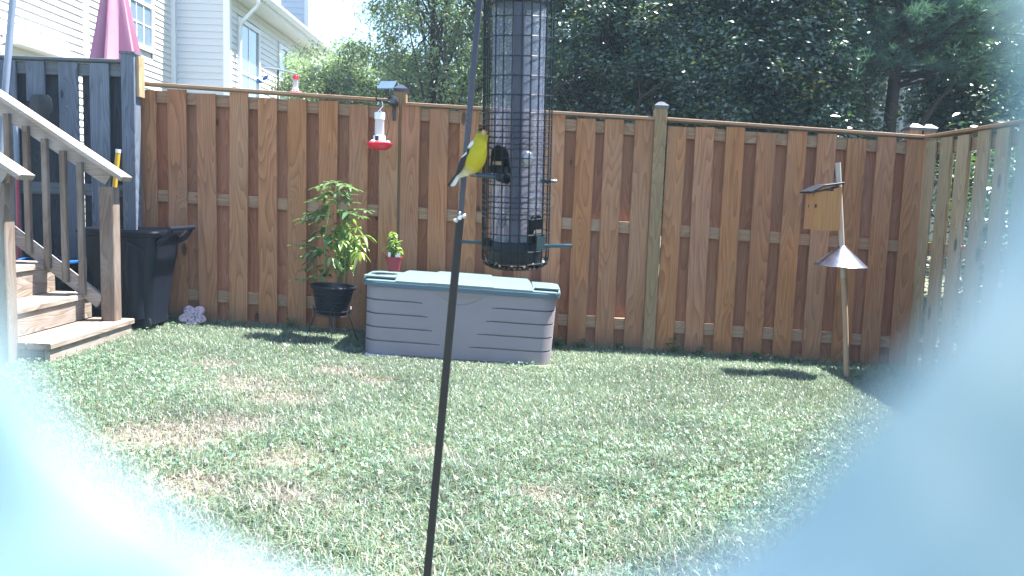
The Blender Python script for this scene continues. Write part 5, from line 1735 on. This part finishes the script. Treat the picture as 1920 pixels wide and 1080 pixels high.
def pine():
    Y = 8.9
    t0 = P3(1672, 230, Y); x0 = t0[0]
    root = thing('pine_tree', 'broad soft needled pine with sweeping boughs over the right corner', 'tree', (x0, Y, -.2), 'trees beyond the fence')
    MB().tube([(x0, Y, -.2), (x0 - .02, Y, 2.2), (x0 + .05, Y, 4.5), (x0, Y, 7.5)], [.075, .065, .05, .02], 10).build('trunk', BARK, root, True)
    MB().tube([(x0 - .28, Y - .1, -.2), (x0 - .30, Y - .1, 2.0), (x0 - .45, Y - .2, 4.0)], [.05, .045, .03], 8).build('trunk', BARK, root, True)
    MB().tube([(x0 + .05, Y, 1.6), (x0 + .35, Y - .2, 2.3), (x0 + .8, Y - .3, 2.9)], [.04, .03, .01], 8).build('limb', BARK, root, True)
    bo = MB(); V = []; C = []
    for i in range(120):
        a = random.uniform(0, 2 * PI)
        z = random.uniform(2.45, 6.2)
        reach = random.uniform(1.0, 2.3) * (1.0 - .10 * (z - 2.4))
        o_ = Vector((math.cos(a), math.sin(a) * .75, 0))
        s = Vector((x0, Y, z)); e = s + o_ * reach + Vector((0, 0, random.uniform(-.15, .35)))
        mid = s.lerp(e, .5) + Vector((0, 0, random.uniform(.0, .2)))
        bo.tube([s, mid, e], [.022, .014, .004], 5)
        side = o_.cross(Vector((0, 0, 1))).normalized()
        for k in range(46):
            f = random.uniform(.25, 1.0)
            b = (s.lerp(mid, f * 2) if f < .5 else mid.lerp(e, f * 2 - 1))
            b = b + side * random.gauss(0, .26 * (1.25 - f)) + Vector((0, 0, random.gauss(0, .05)))
            d = (o_ * .8 + side * random.uniform(-.7, .7) + Vector((0, 0, random.uniform(-.1, .5)))).normalized()
            sh = random.uniform(.7, 1.3)
            for q in range(16):
                nd = (d * .55 + Vector((random.gauss(0, 1), random.gauss(0, 1), random.gauss(0, .8))) * .45).normalized()
                ln = random.uniform(.07, .13)
                w = nd.cross(Vector((random.random(), random.random(), random.random()))).normalized() * .006
                bb = b + d * random.uniform(-.05, .05)
                V += [bb - w, bb + w, bb + nd * ln]
                cc = (.065 * sh, .12 * sh, .10 * sh)
                C += [cc] * 3
    bo.build('branches', BARK, root, True)
    V = np.array([tuple(v) for v in V])
    link('crown', np_mesh('crown', V, [np.arange(len(V)).reshape(-1, 3)], M_NEEDLE, np.array(C)), root)


pine()


def far_woods():
    # a distant wood that reads as one mass, behind everything
    cen = []
    for i in range(1500):
        x = random.uniform(2.0, 19.0); y = random.uniform(17.5, 24)
        z = random.uniform(.5, 8.5) + math.sin(x * .7) * 1.0
        cen.append((x, y, z))
    cen = np.array(cen)
    cen = cen[~((cen[:, 0] > at(1600, 200, 24).x * .80) & (cen[:, 0] < at(1790, 200, 24).x) & (cen[:, 2] < 5.4))]
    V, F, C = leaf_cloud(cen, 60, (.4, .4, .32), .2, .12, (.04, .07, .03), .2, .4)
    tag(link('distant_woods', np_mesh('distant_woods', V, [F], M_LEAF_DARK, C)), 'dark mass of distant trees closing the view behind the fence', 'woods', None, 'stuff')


far_woods()

# ------------------------------------------------------------------ crumpled white collar close round the lens
def build_collar():
    t = NT('milky_film')
    tc = t.n('TexCoord').outputs['Object']
    a = t.ramp(t.noise(tc, 150, 2, .6), [(.38, (0, 0, 0)), (.64, (1, 1, 1))])
    col = t.mix(a, (.38, .55, .59), (.74, .82, .83))
    b = t.bsdf(col, .55, .4)
    tl = t.n('BsdfTranslucent'); t.l(col, tl.inputs[0])
    mx = t.n('MixShader'); mx.inputs[0].default_value = .50
    t.l(b.outputs[0], mx.inputs[1]); t.l(tl.outputs[0], mx.inputs[2])
    mt = t.end(mx.outputs[0])
    ctr_u, ctr_v = (882 - 960) / F_PX, (540 - 130) / F_PX       # where the hole's centre lies off the view axis
    root = thing('plastic_collar', 'crumpled milky plastic collar curving close round the camera at both lower corners', 'plastic collar', CAM + Vector((0, 0, -.08)))
    prof = [(.046, .0150), (.036, .0178), (.027, .0202), (.0205, .0217), (.0175, .0224), (.0162, .0228), (.01565, .0232), (.0158, .0238), (.0166, .0243), (.0190, .0247), (.027, .0246), (.036, .0244), (.0468, .0242)]
    n = 200
    from mathutils import noise as mn
    rings = []
    for k in range(n + 1):
        th = math.radians(22 - 224 * k / n)
        ring = []
        for r_, d_ in prof:
            wob = 1.01 + .006 * math.sin(th * 5 + 1)
            rr = r_ * wob
            if d_ < .0232:      # left wing shaped flatter so that it catches less sun
                t_ = min(1, max(0, (-math.degrees(th) - 60) / 70))
                d_ = .0232 + (d_ - .0232) * (1 - .62 * t_)
            p = CAM + FWD * d_ + RT * (ctr_u * .0230 + rr * math.cos(th)) + UP * (ctr_v * .0230 + rr * math.sin(th))
            q = mn.noise_vector(p * 260) * .0015 + mn.noise_vector(p * 120) * .0034
            lip = min(1, (r_ - .0150) / .008)
            ring.append(p + q * (.08 + .92 * lip))
        rings.append(ring)
    MB().rings(rings, True).build('collar', mt, root, True)
    # the small post that carries it, below and behind the lens
    MB().tube([(0, -.02, gz(0)), (0, -.02, 1.04), (0, .004, 1.078)], [.012, .012, .006], 10).build('support_post', M_METALBLK, root, True)


build_collar()
